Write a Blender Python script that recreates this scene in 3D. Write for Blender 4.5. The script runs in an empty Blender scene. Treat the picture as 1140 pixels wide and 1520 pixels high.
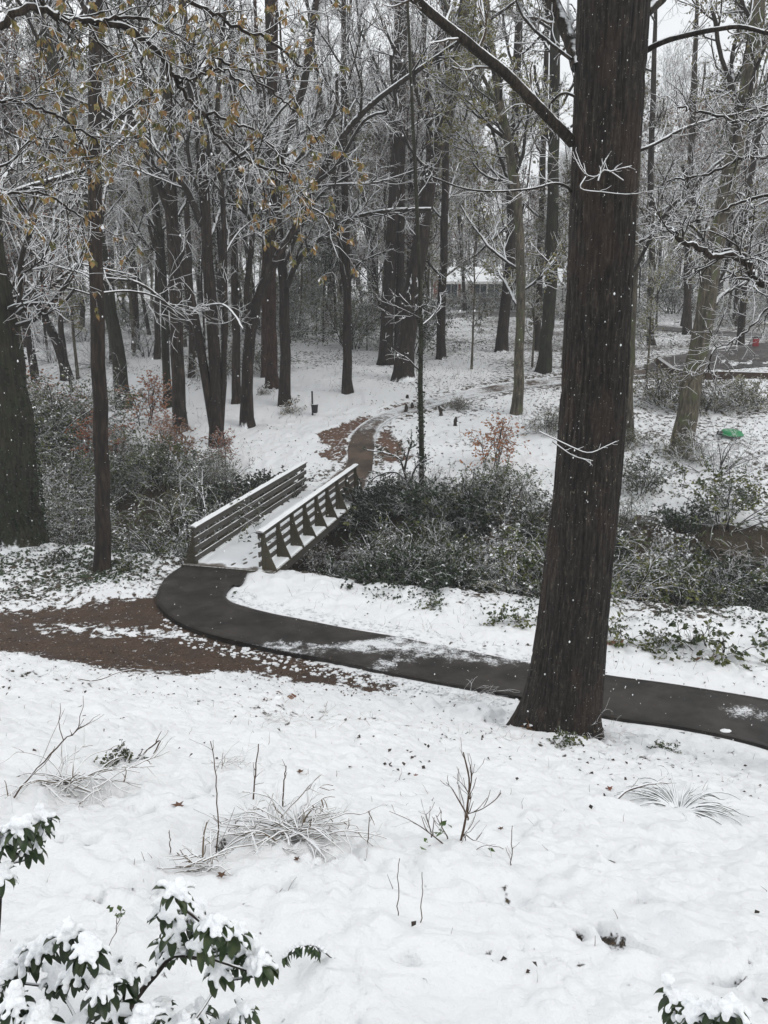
import bpy, math, random
import numpy as np

# ------------------------------------------------------------------ camera, sky, sun, exposure
FPX, PITCH, HC = 1280.0, math.radians(15.0), 7.4        # focal length in photo pixels, tilt down, eye height over the bridge deck
SC = bpy.context.scene
COL = SC.collection
cam_d = bpy.data.cameras.new('camera'); cam = bpy.data.objects.new('camera', cam_d); COL.objects.link(cam)
cam_d.sensor_fit = 'VERTICAL'; cam_d.sensor_height = 24; cam_d.lens = 24 * FPX / 1520
cam_d.clip_start = 0.05; cam_d.clip_end = 2000
cam.location = (0, 0, HC); cam.rotation_euler = (math.pi / 2 - PITCH, 0, 0)
SC.camera = cam
world = bpy.data.worlds.new('World'); SC.world = world; world.use_nodes = True
wn = world.node_tree; wn.nodes.clear()
w_out = wn.nodes.new('ShaderNodeOutputWorld'); w_bg = wn.nodes.new('ShaderNodeBackground')
w_sky = wn.nodes.new('ShaderNodeTexSky'); w_sky.sky_type = 'NISHITA'; w_sky.sun_disc = False
SUN_EL, SUN_AZ = math.radians(38), math.radians(300)
w_sky.sun_elevation = SUN_EL; w_sky.sun_rotation = SUN_AZ
w_sky.air_density = 1.0; w_sky.dust_density = 6.0; w_sky.ozone_density = 1.0
w_hs = wn.nodes.new('ShaderNodeHueSaturation'); w_hs.inputs['Saturation'].default_value = 0.12
w_mx = wn.nodes.new('ShaderNodeMix'); w_mx.data_type = 'RGBA'; w_mx.inputs['Factor'].default_value = 0.6
w_mx.inputs['B'].default_value = (9.0, 9.3, 9.6, 1)       # even white cloud cover over the clear-sky model
wn.links.new(w_sky.outputs[0], w_hs.inputs['Color']); wn.links.new(w_hs.outputs[0], w_mx.inputs['A'])
wn.links.new(w_mx.outputs['Result'], w_bg.inputs[0]); w_bg.inputs[1].default_value = 0.10
wn.links.new(w_bg.outputs[0], w_out.inputs[0])
sun_d = bpy.data.lights.new('sun', 'SUN'); sun = bpy.data.objects.new('sun', sun_d); COL.objects.link(sun)
sun_d.energy = 0.9; sun_d.angle = math.radians(30); sun_d.color = (1, .97, .93)
sun.rotation_euler = (math.pi / 2 - SUN_EL, 0, math.radians(180) - SUN_AZ + math.pi)
SC.view_settings.view_transform = 'Standard'; SC.view_settings.look = 'None'
SC.view_settings.exposure = 0.47; SC.view_settings.gamma = 1.0
SC.cycles.max_bounces = 5; SC.cycles.diffuse_bounces = 3; SC.cycles.glossy_bounces = 2
SC.cycles.transmission_bounces = 2; SC.cycles.volume_bounces = 1; SC.cycles.transparent_max_bounces = 6
SC.cycles.use_denoising = True
SC.cycles.sample_clamp_indirect = 4.0

R = np.random.default_rng(11); random.seed(11)
CP, SP = math.cos(PITCH), math.sin(PITCH)

# ------------------------------------------------------------------ noise
def _h(i, j, k, s):
    n = (i * 374761393 + j * 668265263 + k * 2147483647 + s * 974634777) & 0xffffffff
    n = ((n ^ (n >> 13)) * 1274126177) & 0xffffffff
    return ((n ^ (n >> 16)) & 0xffff) / 65535.0
def vn(x, y, z=None, s=0):
    x = np.asarray(x, float); y = np.asarray(y, float)
    z = np.zeros_like(x) if z is None else np.asarray(z, float)
    xi, yi, zi = (np.floor(a).astype(np.int64) for a in (x, y, z))
    f = [a - b for a, b in ((x, xi), (y, yi), (z, zi))]
    u, v, w = (t * t * (3 - 2 * t) for t in f)
    def c(a, b, d): return _h(xi + a, yi + b, zi + d, s)
    a0 = (c(0,0,0) * (1-u) + c(1,0,0) * u) * (1-v) + (c(0,1,0) * (1-u) + c(1,1,0) * u) * v
    a1 = (c(0,0,1) * (1-u) + c(1,0,1) * u) * (1-v) + (c(0,1,1) * (1-u) + c(1,1,1) * u) * v
    return (a0 * (1-w) + a1 * w) * 2 - 1
def fbm(x, y, o=3, s=0):
    r, a, n = 0, 1, 0
    for i in range(o):
        r = r + a * vn(x * 2**i + 17*i, y * 2**i - 9*i, None, s + i); n += a; a *= .5
    return r / n
def sst(a, b, x):
    t = np.clip((x - a) / (b - a), 0, 1); return t * t * (3 - 2 * t)

# ------------------------------------------------------------------ the lie of the land
def y_near(x): return np.where(x < 0, 20.4 - .35 * x, 20.4 - .22 * x)
def y_far(x): return np.where(x < 0, 29.0 - .38 * x, 29.0 - .30 * x)
_ps = np.array([-50, 0, 1.5, 4, 9.5, 14.5, 22, 40, 65, 100, 150, 300, 600])
_pz = np.array([0, 0, .35, 1.15, 2.0, 2.8, 3.5, 4.3, 5.2, 6.3, 7.4, 10, 16])
def gz(x, y):
    x = np.asarray(x, float); y = np.asarray(y, float)
    xc = np.clip(x, -40, 40)
    toe = 14.0 - .33 * np.clip(x, -14, 12)
    q = toe - y
    q = np.where(q > 20, 20, np.log1p(np.exp(np.clip(q * 2.2, -30, 60))) / 2.2)
    z = .43 * q - .21 * np.log1p(np.exp(np.clip((q - 8.0) * 1.5, -30, 60))) / 1.5
    s = y - y_far(xc)
    z = z + sum(np.interp(s + d, _ps, _pz) for d in (-1.2, -.4, .4, 1.2)) / 4
    yn = y_near(xc)
    rav = sst(yn + .1, yn + 3.0, y) * (1 - sst(y_far(xc) - 3.0, y_far(xc) - .1, y))
    z = z - 1.95 * rav
    z = z + .35 * fbm(x / 14., y / 14., 2, 5) * sst(6, 22, s)
    return z
def ray(px, py):
    u = (px - 570) / FPX; v = (760 - py) / FPX
    return np.array([u, CP + v * SP, v * CP - SP])
def at(px, py, Y):                       # the world point seen at a photo pixel, on the upright plane y = Y
    d = ray(px, py); t = Y / d[1]
    return np.array([d[0] * t, Y, HC + d[2] * t])
_YS = np.geomspace(2, 420, 5000)
def ground(px, py):                      # where that line of sight meets the land
    d = ray(px, py); t = _YS / d[1]
    X, Z = d[0] * t, HC + d[2] * t
    b = np.nonzero(Z < gz(X, _YS))[0]
    i = b[0] if len(b) else len(_YS) - 1
    return np.array([X[i], _YS[i], float(gz(X[i], _YS[i]))])
def polyw(pts): return np.array([ground(*p)[:2] for p in pts])
def sdist(x, y, poly):                   # signed distance, negative inside
    d = np.full(x.shape, 1e9); ins = np.zeros(x.shape, bool)
    n = len(poly)
    for i in range(n):
        ax, ay = poly[i]; bx, by = poly[(i + 1) % n]
        ex, ey = bx - ax, by - ay; L = ex * ex + ey * ey + 1e-12
        t = np.clip(((x - ax) * ex + (y - ay) * ey) / L, 0, 1)
        d = np.minimum(d, np.hypot(x - ax - t * ex, y - ay - t * ey))
        c = ((ay > y) != (by > y)) & (x < (bx - ax) * (y - ay) / (by - ay + 1e-12) + ax)
        ins ^= c
    return np.where(ins, -d, d)

# ------------------------------------------------------------------ mesh building
class MB:
    def __init__(s): s.v = []; s.f = []; s.n = 0
    def add(s, V, Fs, mi=0):
        V = np.asarray(V, float).reshape(-1, 3); Fs = np.asarray(Fs, np.int64)
        s.v.append(V); s.f.append((Fs + s.n, mi)); s.n += len(V)
    def box(s, c, sz, rz=0, mi=0, axes=None):
        V = np.array([(x, y, z) for x in (-.5, .5) for y in (-.5, .5) for z in (-.5, .5)]) * np.array(sz)
        if axes is not None: V = V @ np.array(axes)
        elif rz: c_, s_ = math.cos(rz), math.sin(rz); V = V @ np.array([[c_, s_, 0], [-s_, c_, 0], [0, 0, 1]])
        s.add(V + np.array(c), [[0,1,3,2],[4,6,7,5],[0,4,5,1],[2,3,7,6],[0,2,6,4],[1,5,7,3]], mi)
    def build(s, name, mats, parent=None, off=None, smooth=True, attrs=None, kind=None):
        me = bpy.data.meshes.new(name)
        V = np.concatenate(s.v) if s.v else np.zeros((0, 3))
        if off is not None: V = V - np.array(off)
        me.vertices.add(len(V)); me.vertices.foreach_set('co', V.astype(np.float32).ravel())
        lo = np.concatenate([f.ravel() for f, _ in s.f]); cnt = np.concatenate([np.full(len(f), f.shape[1]) for f, _ in s.f])
        mi = np.concatenate([np.full(len(f), m) for f, m in s.f])
        me.loops.add(len(lo)); me.loops.foreach_set('vertex_index', lo.astype(np.int32))
        me.polygons.add(len(cnt)); st = np.concatenate([[0], np.cumsum(cnt)[:-1]])
        me.polygons.foreach_set('loop_start', st.astype(np.int32))
        me.polygons.foreach_set('material_index', mi.astype(np.int32))
        me.update(calc_edges=True)
        me.polygons.foreach_set('use_smooth', np.full(len(cnt), smooth))
        for m in (mats if isinstance(mats, (list, tuple)) else [mats]): me.materials.append(m)
        for k, a in (attrs or {}).items():
            at_ = me.attributes.new(k, 'FLOAT', 'POINT'); at_.data.foreach_set('value', np.asarray(a, np.float32))
        o = bpy.data.objects.new(name, me); COL.objects.link(o)
        if parent: o.parent = parent
        if kind: o['kind'] = kind
        return o
def nrm(a): return a / (np.linalg.norm(a, axis=-1, keepdims=True) + 1e-12)
def tube(mb, P, Rd, k=3, mi=0, cap=False, rough=None):
    P = np.asarray(P, float); Rd = np.asarray(Rd, float)
    if P.ndim == 2: P = P[None]; Rd = Rd[None]
    B, N, _ = P.shape
    T = nrm(np.gradient(P, axis=1))
    m = np.abs(P[:, -1] - P[:, 0]); ref = np.eye(3)[np.argmin(m, axis=1)][:, None]
    A = nrm(np.cross(T, np.broadcast_to(ref, T.shape))); Bn = np.cross(T, A)
    an = np.arange(k) / k * 2 * np.pi
    rr = Rd[..., None] * np.ones(k)
    if rough is not None: rr = rough(rr, P, an)
    V = P[:, :, None] + rr[..., None] * (np.cos(an)[:, None] * A[:, :, None] + np.sin(an)[:, None] * Bn[:, :, None])
    b = np.arange(B)[:, None, None] * N * k; i = np.arange(N - 1)[None, :, None] * k; j = np.arange(k)[None, None, :]
    j2 = (j + 1) % k
    Fq = np.stack([b + i + j, b + i + j2, b + i + k + j2, b + i + k + j], -1).reshape(-1, 4)
    mb.add(V, Fq, mi)
    if cap:
        for e in (0, N - 1):
            mb.add(V[:, e].reshape(-1, 3), np.arange(B * k).reshape(B, k)[:, ::(1 if e else -1)], mi)
def spline(pts, n):
    P = np.asarray(pts, float); P = np.vstack([2*P[0]-P[1], P, 2*P[-1]-P[-2]])
    seg = len(P) - 3; t = np.linspace(0, seg, n); i = np.minimum(t.astype(int), seg - 1); f = (t - i)[:, None]
    a, b, c, d = P[i], P[i+1], P[i+2], P[i+3]
    return .5 * (2*b + (c-a)*f + (2*a-5*b+4*c-d)*f*f + (3*b-3*c+d-a)*f**3)
def grow(S, D, L, n, wig=.25, trop=.1):
    S = S.copy(); D = nrm(D); out = [S.copy()]
    for i in range(n):
        D = nrm(D + R.normal(0, wig, D.shape) + np.array([0, 0, trop]))
        S = S + D * (L / n)[:, None]; out.append(S.copy())
    return np.stack(out, 1)
def spawn(P, Rd, k, t0, t1, ang, lf, n, wig, trop, rf=.55, rmin=.004, lrand=.4, L=None, zmin=None):
    B, N, _ = P.shape
    t = (R.uniform(t0, t1, (B, k)) * (N - 1)); i = np.minimum(t.astype(int), N - 2); f = t - i
    bi = np.arange(B)[:, None]
    S = P[bi, i] * (1 - f)[..., None] + P[bi, i + 1] * f[..., None]
    T = nrm(P[bi, i + 1] - P[bi, i]); r = Rd[bi, i] * (1 - f) + Rd[bi, i + 1] * f
    rv = R.normal(0, 1, T.shape); side = nrm(rv - (rv * T).sum(-1, keepdims=True) * T)
    a = np.radians(R.normal(ang, ang * .22, (B, k)))[..., None]
    D = T * np.cos(a) + side * np.sin(a)
    if L is None: L = np.linalg.norm(np.diff(P, axis=1), axis=-1).sum(1)[:, None]
    LL = L * lf * (1.25 - .6 * t / (N - 1)) * R.uniform(1 - lrand, 1 + lrand, (B, k))
    S, D, LL, r = S.reshape(-1, 3), D.reshape(-1, 3), LL.ravel(), r.ravel()
    if zmin is not None:
        q = S[:, 2] > zmin; S, D, LL, r = S[q], D[q], LL[q], r[q]
    C = grow(S, D, LL, n, wig, trop)
    r0 = np.maximum(r * rf, rmin); rr = r0[:, None] * np.linspace(1, .45, n + 1)[None] ; rr = np.maximum(rr, rmin * .7)
    return C, rr
def leaves(mb, Pt, size, wid=.38, droop=.3, mi=0, D=None, fold=.25, flat=.6):
    M = len(Pt)
    if M == 0: return
    d = R.normal(0, 1, (M, 3)) if D is None else D + R.normal(0, .45, (M, 3))
    d = nrm(d); d[:, 2] = d[:, 2] * .6 - droop; d = nrm(d)
    up = nrm(np.array([0, 0, 1.]) * flat + R.normal(0, .55, (M, 3)))
    s = nrm(np.cross(d, up)); nn = np.cross(s, d)
    z = (size * R.uniform(.65, 1.25, M))[:, None]
    a = Pt; tip = Pt + d * z - nn * z * .12
    mid = Pt + d * z * .5
    l = mid + s * z * wid + nn * z * wid * fold; r = mid - s * z * wid + nn * z * wid * fold
    V = np.stack([a, r, tip, l], 1)
    b = np.arange(M)[:, None] * 4
    mb.add(V, np.concatenate([b + np.array([[0, 1, 2]]), b + np.array([[0, 2, 3]])]), mi)
def pts_on(P, k, t0=.3, t1=1.0):
    B, N, _ = P.shape; t = R.uniform(t0, t1, (B, k)) * (N - 1); i = np.minimum(t.astype(int), N - 2); f = (t - i)[..., None]
    bi = np.arange(B)[:, None]
    return (P[bi, i] * (1 - f) + P[bi, i + 1] * f).reshape(-1, 3)

def thing(name, label, cat, loc=(0, 0, 0), group=None, rz=0):
    o = bpy.data.objects.new(name, None); COL.objects.link(o)
    o.location = tuple(float(c) for c in loc); o.rotation_euler = (0, 0, rz)
    o['label'] = label; o['category'] = cat
    if group: o['group'] = group
    return o
def tag(o, label, cat, group=None):
    o['label'] = label; o['category'] = cat
    if group: o['group'] = group
    return o
def dup(root, loc, rz, label=None, group=None, sc=1.0, tilt=(0, 0)):
    r = root.copy(); COL.objects.link(r); r.location = tuple(float(c) for c in loc); r.rotation_euler = (tilt[0], tilt[1], rz)
    r.scale = (sc, sc, sc) if not isinstance(sc, tuple) else sc
    if label: r['label'] = label
    if group: r['group'] = group
    for ch in list(root.children):
        c = ch.copy(); COL.objects.link(c); c.parent = r
        for g in ch.children:
            d = g.copy(); COL.objects.link(d); d.parent = c
    return r

# ------------------------------------------------------------------ materials
def mat(name):
    m = bpy.data.materials.new(name); m.use_nodes = True
    nt = m.node_tree; b = nt.nodes['Principled BSDF']
    b.inputs['Roughness'].default_value = .85; b.inputs['Specular IOR Level'].default_value = .25
    return m, nt, b
def nd(nt, t, **kw):
    n = nt.nodes.new(t)
    for k, v in kw.items():
        if k in n.inputs.keys(): n.inputs[k].default_value = v
        else: setattr(n, k, v)
    return n
def coord(nt, scale=(1, 1, 1), obj=True):
    mp = nd(nt, 'ShaderNodeMapping'); mp.inputs['Scale'].default_value = scale
    if obj: src = nd(nt, 'ShaderNodeTexCoord').outputs['Object']
    else: src = nd(nt, 'ShaderNodeNewGeometry').outputs['Position']
    nt.links.new(src, mp.inputs[0]); return mp.outputs[0]
def noise(nt, co, sc, det=3, ro=.55):
    n = nd(nt, 'ShaderNodeTexNoise'); n.inputs['Scale'].default_value = sc; n.inputs['Detail'].default_value = det
    n.inputs['Roughness'].default_value = ro
    if co is not None: nt.links.new(co, n.inputs['Vector'])
    return n.outputs['Fac']
def ramp(nt, fac, stops, const=False):
    r = nd(nt, 'ShaderNodeValToRGB'); cr = r.color_ramp
    if const: cr.interpolation = 'CONSTANT'
    while len(cr.elements) < len(stops): cr.elements.new(.5)
    for e, (p, c) in zip(cr.elements, stops):
        e.position = p; e.color = (*c, 1) if not np.isscalar(c) else (c, c, c, 1)
    nt.links.new(fac, r.inputs[0]); return r.outputs[0]
def mth(nt, op, a, b=None, c=None):
    n = nd(nt, 'ShaderNodeMath', operation=op)
    for i, v in enumerate((a, b, c)):
        if v is None: continue
        if isinstance(v, (int, float)): n.inputs[i].default_value = v
        else: nt.links.new(v, n.inputs[i])
    return n.outputs[0]
def mixc(nt, f, a, b):
    n = nd(nt, 'ShaderNodeMix', data_type='RGBA')
    for k, v in (('Factor', f), ('A', a), ('B', b)):
        if isinstance(v, (int, float)): n.inputs[k].default_value = v
        elif isinstance(v, tuple): n.inputs[k].default_value = (*v, 1)
        else: nt.links.new(v, n.inputs[k])
    return n.outputs['Result']
def smooth01(nt, v, lo, hi):
    n = nd(nt, 'ShaderNodeMapRange', interpolation_type='SMOOTHSTEP')
    nt.links.new(v, n.inputs['Value']); n.inputs['From Min'].default_value = lo; n.inputs['From Max'].default_value = hi
    return n.outputs[0]
def bump(nt, b, h, dist, st=1.0):
    n = nd(nt, 'ShaderNodeBump'); n.inputs['Distance'].default_value = dist; n.inputs['Strength'].default_value = st
    nt.links.new(h, n.inputs['Height']); nt.links.new(n.outputs[0], b.inputs['Normal'])
SNOW = (.80, .815, .83)
def snow_on(nt, col, thr=.35, soft=.2, amp=.5, nsc=9.0, obj=False, top=0, extra=None):      # snow lying on whatever faces upward
    g = nd(nt, 'ShaderNodeNewGeometry'); sp = nd(nt, 'ShaderNodeSeparateXYZ'); nt.links.new(g.outputs['Normal'], sp.inputs[0])
    n = noise(nt, coord(nt, (1, 1, 1), obj), nsc, 3, .6)
    v = mth(nt, 'MULTIPLY_ADD', mth(nt, 'SUBTRACT', n, .5), amp * 2, sp.outputs[2])
    if top:                                              # the crown of a bush catches more of the fall than its skirts
        so = nd(nt, 'ShaderNodeSeparateXYZ'); nt.links.new(coord(nt), so.inputs[0]); v = mth(nt, 'ADD', v, mth(nt, 'MULTIPLY', mth(nt, 'SUBTRACT', so.outputs[2], 1.1), top))
    if extra is not None: v = mth(nt, 'ADD', v, extra)
    f = smooth01(nt, v, thr - soft / 2, thr + soft / 2)
    return mixc(nt, f, col, SNOW), f

def bark_mat(name, cols, thr=.45, sc=14, fleck=0.0, bd=.02, zs=.16, moss=0):
    m, nt, b = mat(name)
    co = coord(nt, (1, 1, zs))
    n1 = noise(nt, co, sc, 5, .65); n2 = noise(nt, coord(nt), 2.2, 3, .6)
    c = ramp(nt, n1, [(.33, tuple(v * .65 for v in cols[0])), (.5, tuple(v * .72 for v in cols[1])), (.68, tuple(v * .8 for v in cols[2]))])
    c2 = ramp(nt, n2, [(.35, (.75, .72, .7)), (.65, (1.25, 1.15, 1.05))])
    mx = nd(nt, 'ShaderNodeMix', data_type='RGBA', blend_type='MULTIPLY'); mx.inputs['Factor'].default_value = 1
    nt.links.new(c, mx.inputs['A']); nt.links.new(c2, mx.inputs['B']); c = mx.outputs['Result']
    if moss: c = mixc(nt, smooth01(nt, noise(nt, coord(nt, (1, 1, .5)), 3.1, 4, .6), .5, .66), c, (.075, .085, .04) if moss == 1 else (.022, .027, .013))
    if fleck:
        v = noise(nt, coord(nt, (1, 1, .55)), 38, 2, .5)
        c = mixc(nt, smooth01(nt, v, .70 - fleck * .05, .73), c, (.42, .42, .38))
    c, f = snow_on(nt, c, thr, .25, .45, 7, True)
    nt.links.new(c, b.inputs['Base Color']); bump(nt, b, n1, bd, .9)
    return m
BK_DARK = bark_mat('bark_dark_wet', [(.010, .008, .007), (.026, .020, .016), (.055, .043, .034)])
BK_BROWN = bark_mat('bark_brown', [(.013, .010, .008), (.036, .028, .022), (.075, .060, .048)])
BK_GREY = bark_mat('bark_grey_lichen', [(.035, .032, .026), (.10, .092, .072), (.19, .175, .14)], moss=1)
BK_IVY = bark_mat('bark_mossy', [(.010, .010, .007), (.026, .026, .017), (.05, .046, .034)], moss=2)
BK_RED = bark_mat('bark_reddish', [(.016, .010, .008), (.045, .026, .019), (.09, .055, .04)])
def twig_mat(name, col, thr):
    m, nt, b = mat(name)
    c, f = snow_on(nt, mixc(nt, noise(nt, coord(nt), 3, 2), tuple(x * .6 for x in col), tuple(x * 1.5 for x in col)), thr, .3, .5, 5, True)
    nt.links.new(c, b.inputs['Base Color']); return m
TW_LIMB = twig_mat('limb_snow_topped', (.022, .018, .014), .38)
TW_FINE = twig_mat('twig_snow_laden', (.065, .048, .034), -.08)
TW_DARK = twig_mat('twig_dark', (.05, .036, .024), .80)
TW_STRAW = twig_mat('stem_straw', (.13, .095, .06), .25)
TW_BARE = twig_mat('twig_brown', (.07, .045, .03), .45)
def leaf_mat(name, cols, thr=.55, sc=6, amp=.6, rough=.5, nsn=8, top=0, vary=.5):
    m, nt, b = mat(name)
    c = ramp(nt, noise(nt, coord(nt), sc, 2, .7), [(.3 + .4 * i / (len(cols) - 1), c) for i, c in enumerate(cols)])
    rnd = nd(nt, 'ShaderNodeObjectInfo').outputs['Random']        # every plant its own tone and its own load of snow
    hs = nd(nt, 'ShaderNodeHueSaturation'); nt.links.new(c, hs.inputs['Color'])
    nt.links.new(mth(nt, 'MULTIPLY_ADD', rnd, .9, .6), hs.inputs['Value'])
    nt.links.new(mth(nt, 'MULTIPLY_ADD', mth(nt, 'FRACT', mth(nt, 'MULTIPLY', rnd, 7.3)), -.02, .515), hs.inputs['Hue'])
    c, f = snow_on(nt, hs.outputs[0], thr, .25, amp, nsn, True, top, mth(nt, 'MULTIPLY_ADD', mth(nt, 'FRACT', mth(nt, 'MULTIPLY', rnd, 13.7)), vary, -vary / 2) if vary else None)
    nt.links.new(c, b.inputs['Base Color']); b.inputs['Roughness'].default_value = rough
    return m
LF_EVER = leaf_mat('leaf_evergreen_snowy', [(.012, .022, .006), (.040, .055, .014), (.13, .13, .036)], 1.42, 2.2, 2.6, .5, 3.4, .30, .8)
LF_PINE = leaf_mat('needles_snowy', [(.02, .03, .012), (.04, .055, .02), (.07, .075, .035)], .7)
LF_DARK = leaf_mat('leaf_dark_ivy', [(.008, .014, .006), (.018, .03, .012), (.035, .05, .02)], 1.5, 3, 2.2, .5, 3.0, .3)
LF_TALL = leaf_mat('leaf_tall_evergreen', [(.012, .022, .006), (.045, .06, .015), (.14, .135, .04)], 1.12, 2.2, 2.4, .5, 2.6, .10)
LF_IVY = leaf_mat('leaf_ivy_trunk', [(.008, .014, .006), (.018, .03, .012), (.03, .045, .018)], 1.15)
LF_OLIVE = leaf_mat('leaf_olive_brown', [(.06, .065, .02), (.12, .11, .032), (.18, .13, .045)], .8)
LF_ORANGE = leaf_mat('leaf_orange_beech', [(.16, .05, .025), (.28, .11, .05), (.22, .12, .06)], 1.0)
LF_RUST = leaf_mat('leaf_rusty', [(.08, .035, .02), (.15, .07, .04), (.12, .075, .045)], .72)
LF_YELLOW = leaf_mat('leaf_ochre_green', [(.035, .045, .016), (.08, .078, .028), (.16, .125, .045), (.20, .115, .045), (.10, .06, .03)], .46, 9, .6)
LF_RHODO = leaf_mat('leaf_laurel', [(.012, .022, .010), (.025, .042, .016), (.045, .06, .022)], 1.3, 20, .3, .35)

m_snow, nt, b = mat('snow')
co = coord(nt, (1, 1, 1), False)
nt.links.new(mixc(nt, noise(nt, co, 1.5, 4), (.76, .775, .79), (.82, .83, .84)), b.inputs['Base Color'])
bump(nt, b, mth(nt, 'ADD', noise(nt, co, 30, 4, .6), mth(nt, 'MULTIPLY', noise(nt, co, 9, 2), 1.5)), .012, .8)
b.inputs['Roughness'].default_value = .7

def ground_mat():
    m, nt, b = mat('snowy_ground')
    co = coord(nt, (1, 1, 1), False)
    cov = nd(nt, 'ShaderNodeAttribute', attribute_name='cover').outputs['Fac']
    drt = nd(nt, 'ShaderNodeAttribute', attribute_name='dirt').outputs['Fac']
    n = noise(nt, co, 5.5, 9, .70)
    f = smooth01(nt, mth(nt, 'ADD', n, cov), .985, 1.035)
    lit = ramp(nt, noise(nt, co, 26, 5, .75), [(.3, (.018, .015, .011)), (.48, (.05, .04, .028)), (.62, (.11, .08, .05)), (.75, (.06, .065, .03))])
    mul = ramp(nt, noise(nt, co, 34, 6, .8), [(.3, (.016, .010, .007)), (.48, (.052, .031, .020)), (.62, (.115, .07, .045)), (.75, (.25, .17, .11))])
    mul = mixc(nt, smooth01(nt, noise(nt, co, 1.6, 3), .4, .62), mul, mixc(nt, .45, mul, (.028, .02, .016)))
    far = nd(nt, 'ShaderNodeAttribute', attribute_name='redness').outputs['Fac']
    mul = mixc(nt, far, mul, mixc(nt, noise(nt, co, 9, 5, .7), (.06, .03, .02), (.19, .115, .08)))
    s = mixc(nt, noise(nt, co, .8, 4), (.755, .765, .78), (.82, .83, .84))
    c = mixc(nt, f, s, mixc(nt, drt, lit, mul))
    nt.links.new(c, b.inputs['Base Color'])
    h = mth(nt, 'ADD', mth(nt, 'MULTIPLY', f, -1.6), mth(nt, 'ADD', noise(nt, co, 28, 5, .65), noise(nt, co, 8, 3, .6)))
    bump(nt, b, h, .02, .9); b.inputs['Roughness'].default_value = .75
    return m
M_GROUND = ground_mat()

# ------------------------------------------------------------------ path outlines (read off the photo, laid on the land)
L1 = [(288,833),(258,850),(240,868),(232,890),(242,908),(270,928),(320,946),(390,962),(470,978),(560,997),(650,1015),(770,1037),(900,1066),(1000,1080),(1090,1098),(1180,1125),(1400,1190)]
R1 = [(388,843),(365,856),(345,871),(335,884),(341,894),(365,903),(400,912),(450,922),(520,936),(590,948),(660,962),(780,985),(900,1004),(1000,1018),(1135,1040),(1210,1058),(1420,1085)]
L2 = [(453,733),(490,706),(514,690),(517,660),(526,638),(548,622),(590,604),(650,588),(700,577),(760,566),(830,558),(960,548)]
R2 = [(530,738),(548,715),(553,690),(556,660),(561,640),(574,626),(602,613),(660,598),(720,586),(780,575),(850,567),(965,556)]
def resamp(P, n):
    P = np.asarray(P, float); return spline(np.c_[P, np.zeros(len(P))], n)[:, :2]
def lane(Lp, Rp, n):
    return resamp([ground(*p)[:2] for p in Lp], n), resamp([ground(*p)[:2] for p in Rp], n)
A1, B1 = lane(L1, R1, 150); A2, B2 = lane(L2, R2, 110)
POLY1 = np.vstack([A1[::3], B1[::-3]]); POLY2 = np.vstack([A2[::3], B2[::-3]])
D_NEAR = polyw([(-260,905),(-100,900),(0,897),(60,892),(125,881),(250,866),(300,880),(420,940),(560,1000),(640,1015),(600,1026),(545,1036),(500,1026),(430,1012),(350,1006),(225,1000),(175,995),(115,984),(50,974),(0,965),(-120,962),(-260,965)])
D_FL = polyw([(455,662),(470,642),(505,628),(560,608),(650,585),(700,574),(700,580),(640,596),(560,616),(528,638),(517,662),(516,692),(490,684)])
D_FR = polyw([(556,628),(588,632),(590,655),(625,678),(600,698),(552,686),(556,655)])
D_FP = polyw([(508,664),(560,664),(556,694),(508,694)])
DECK0, DECK1 = np.array([-4.12, 21.6]), np.array([-1.93, 30.0])

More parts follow.
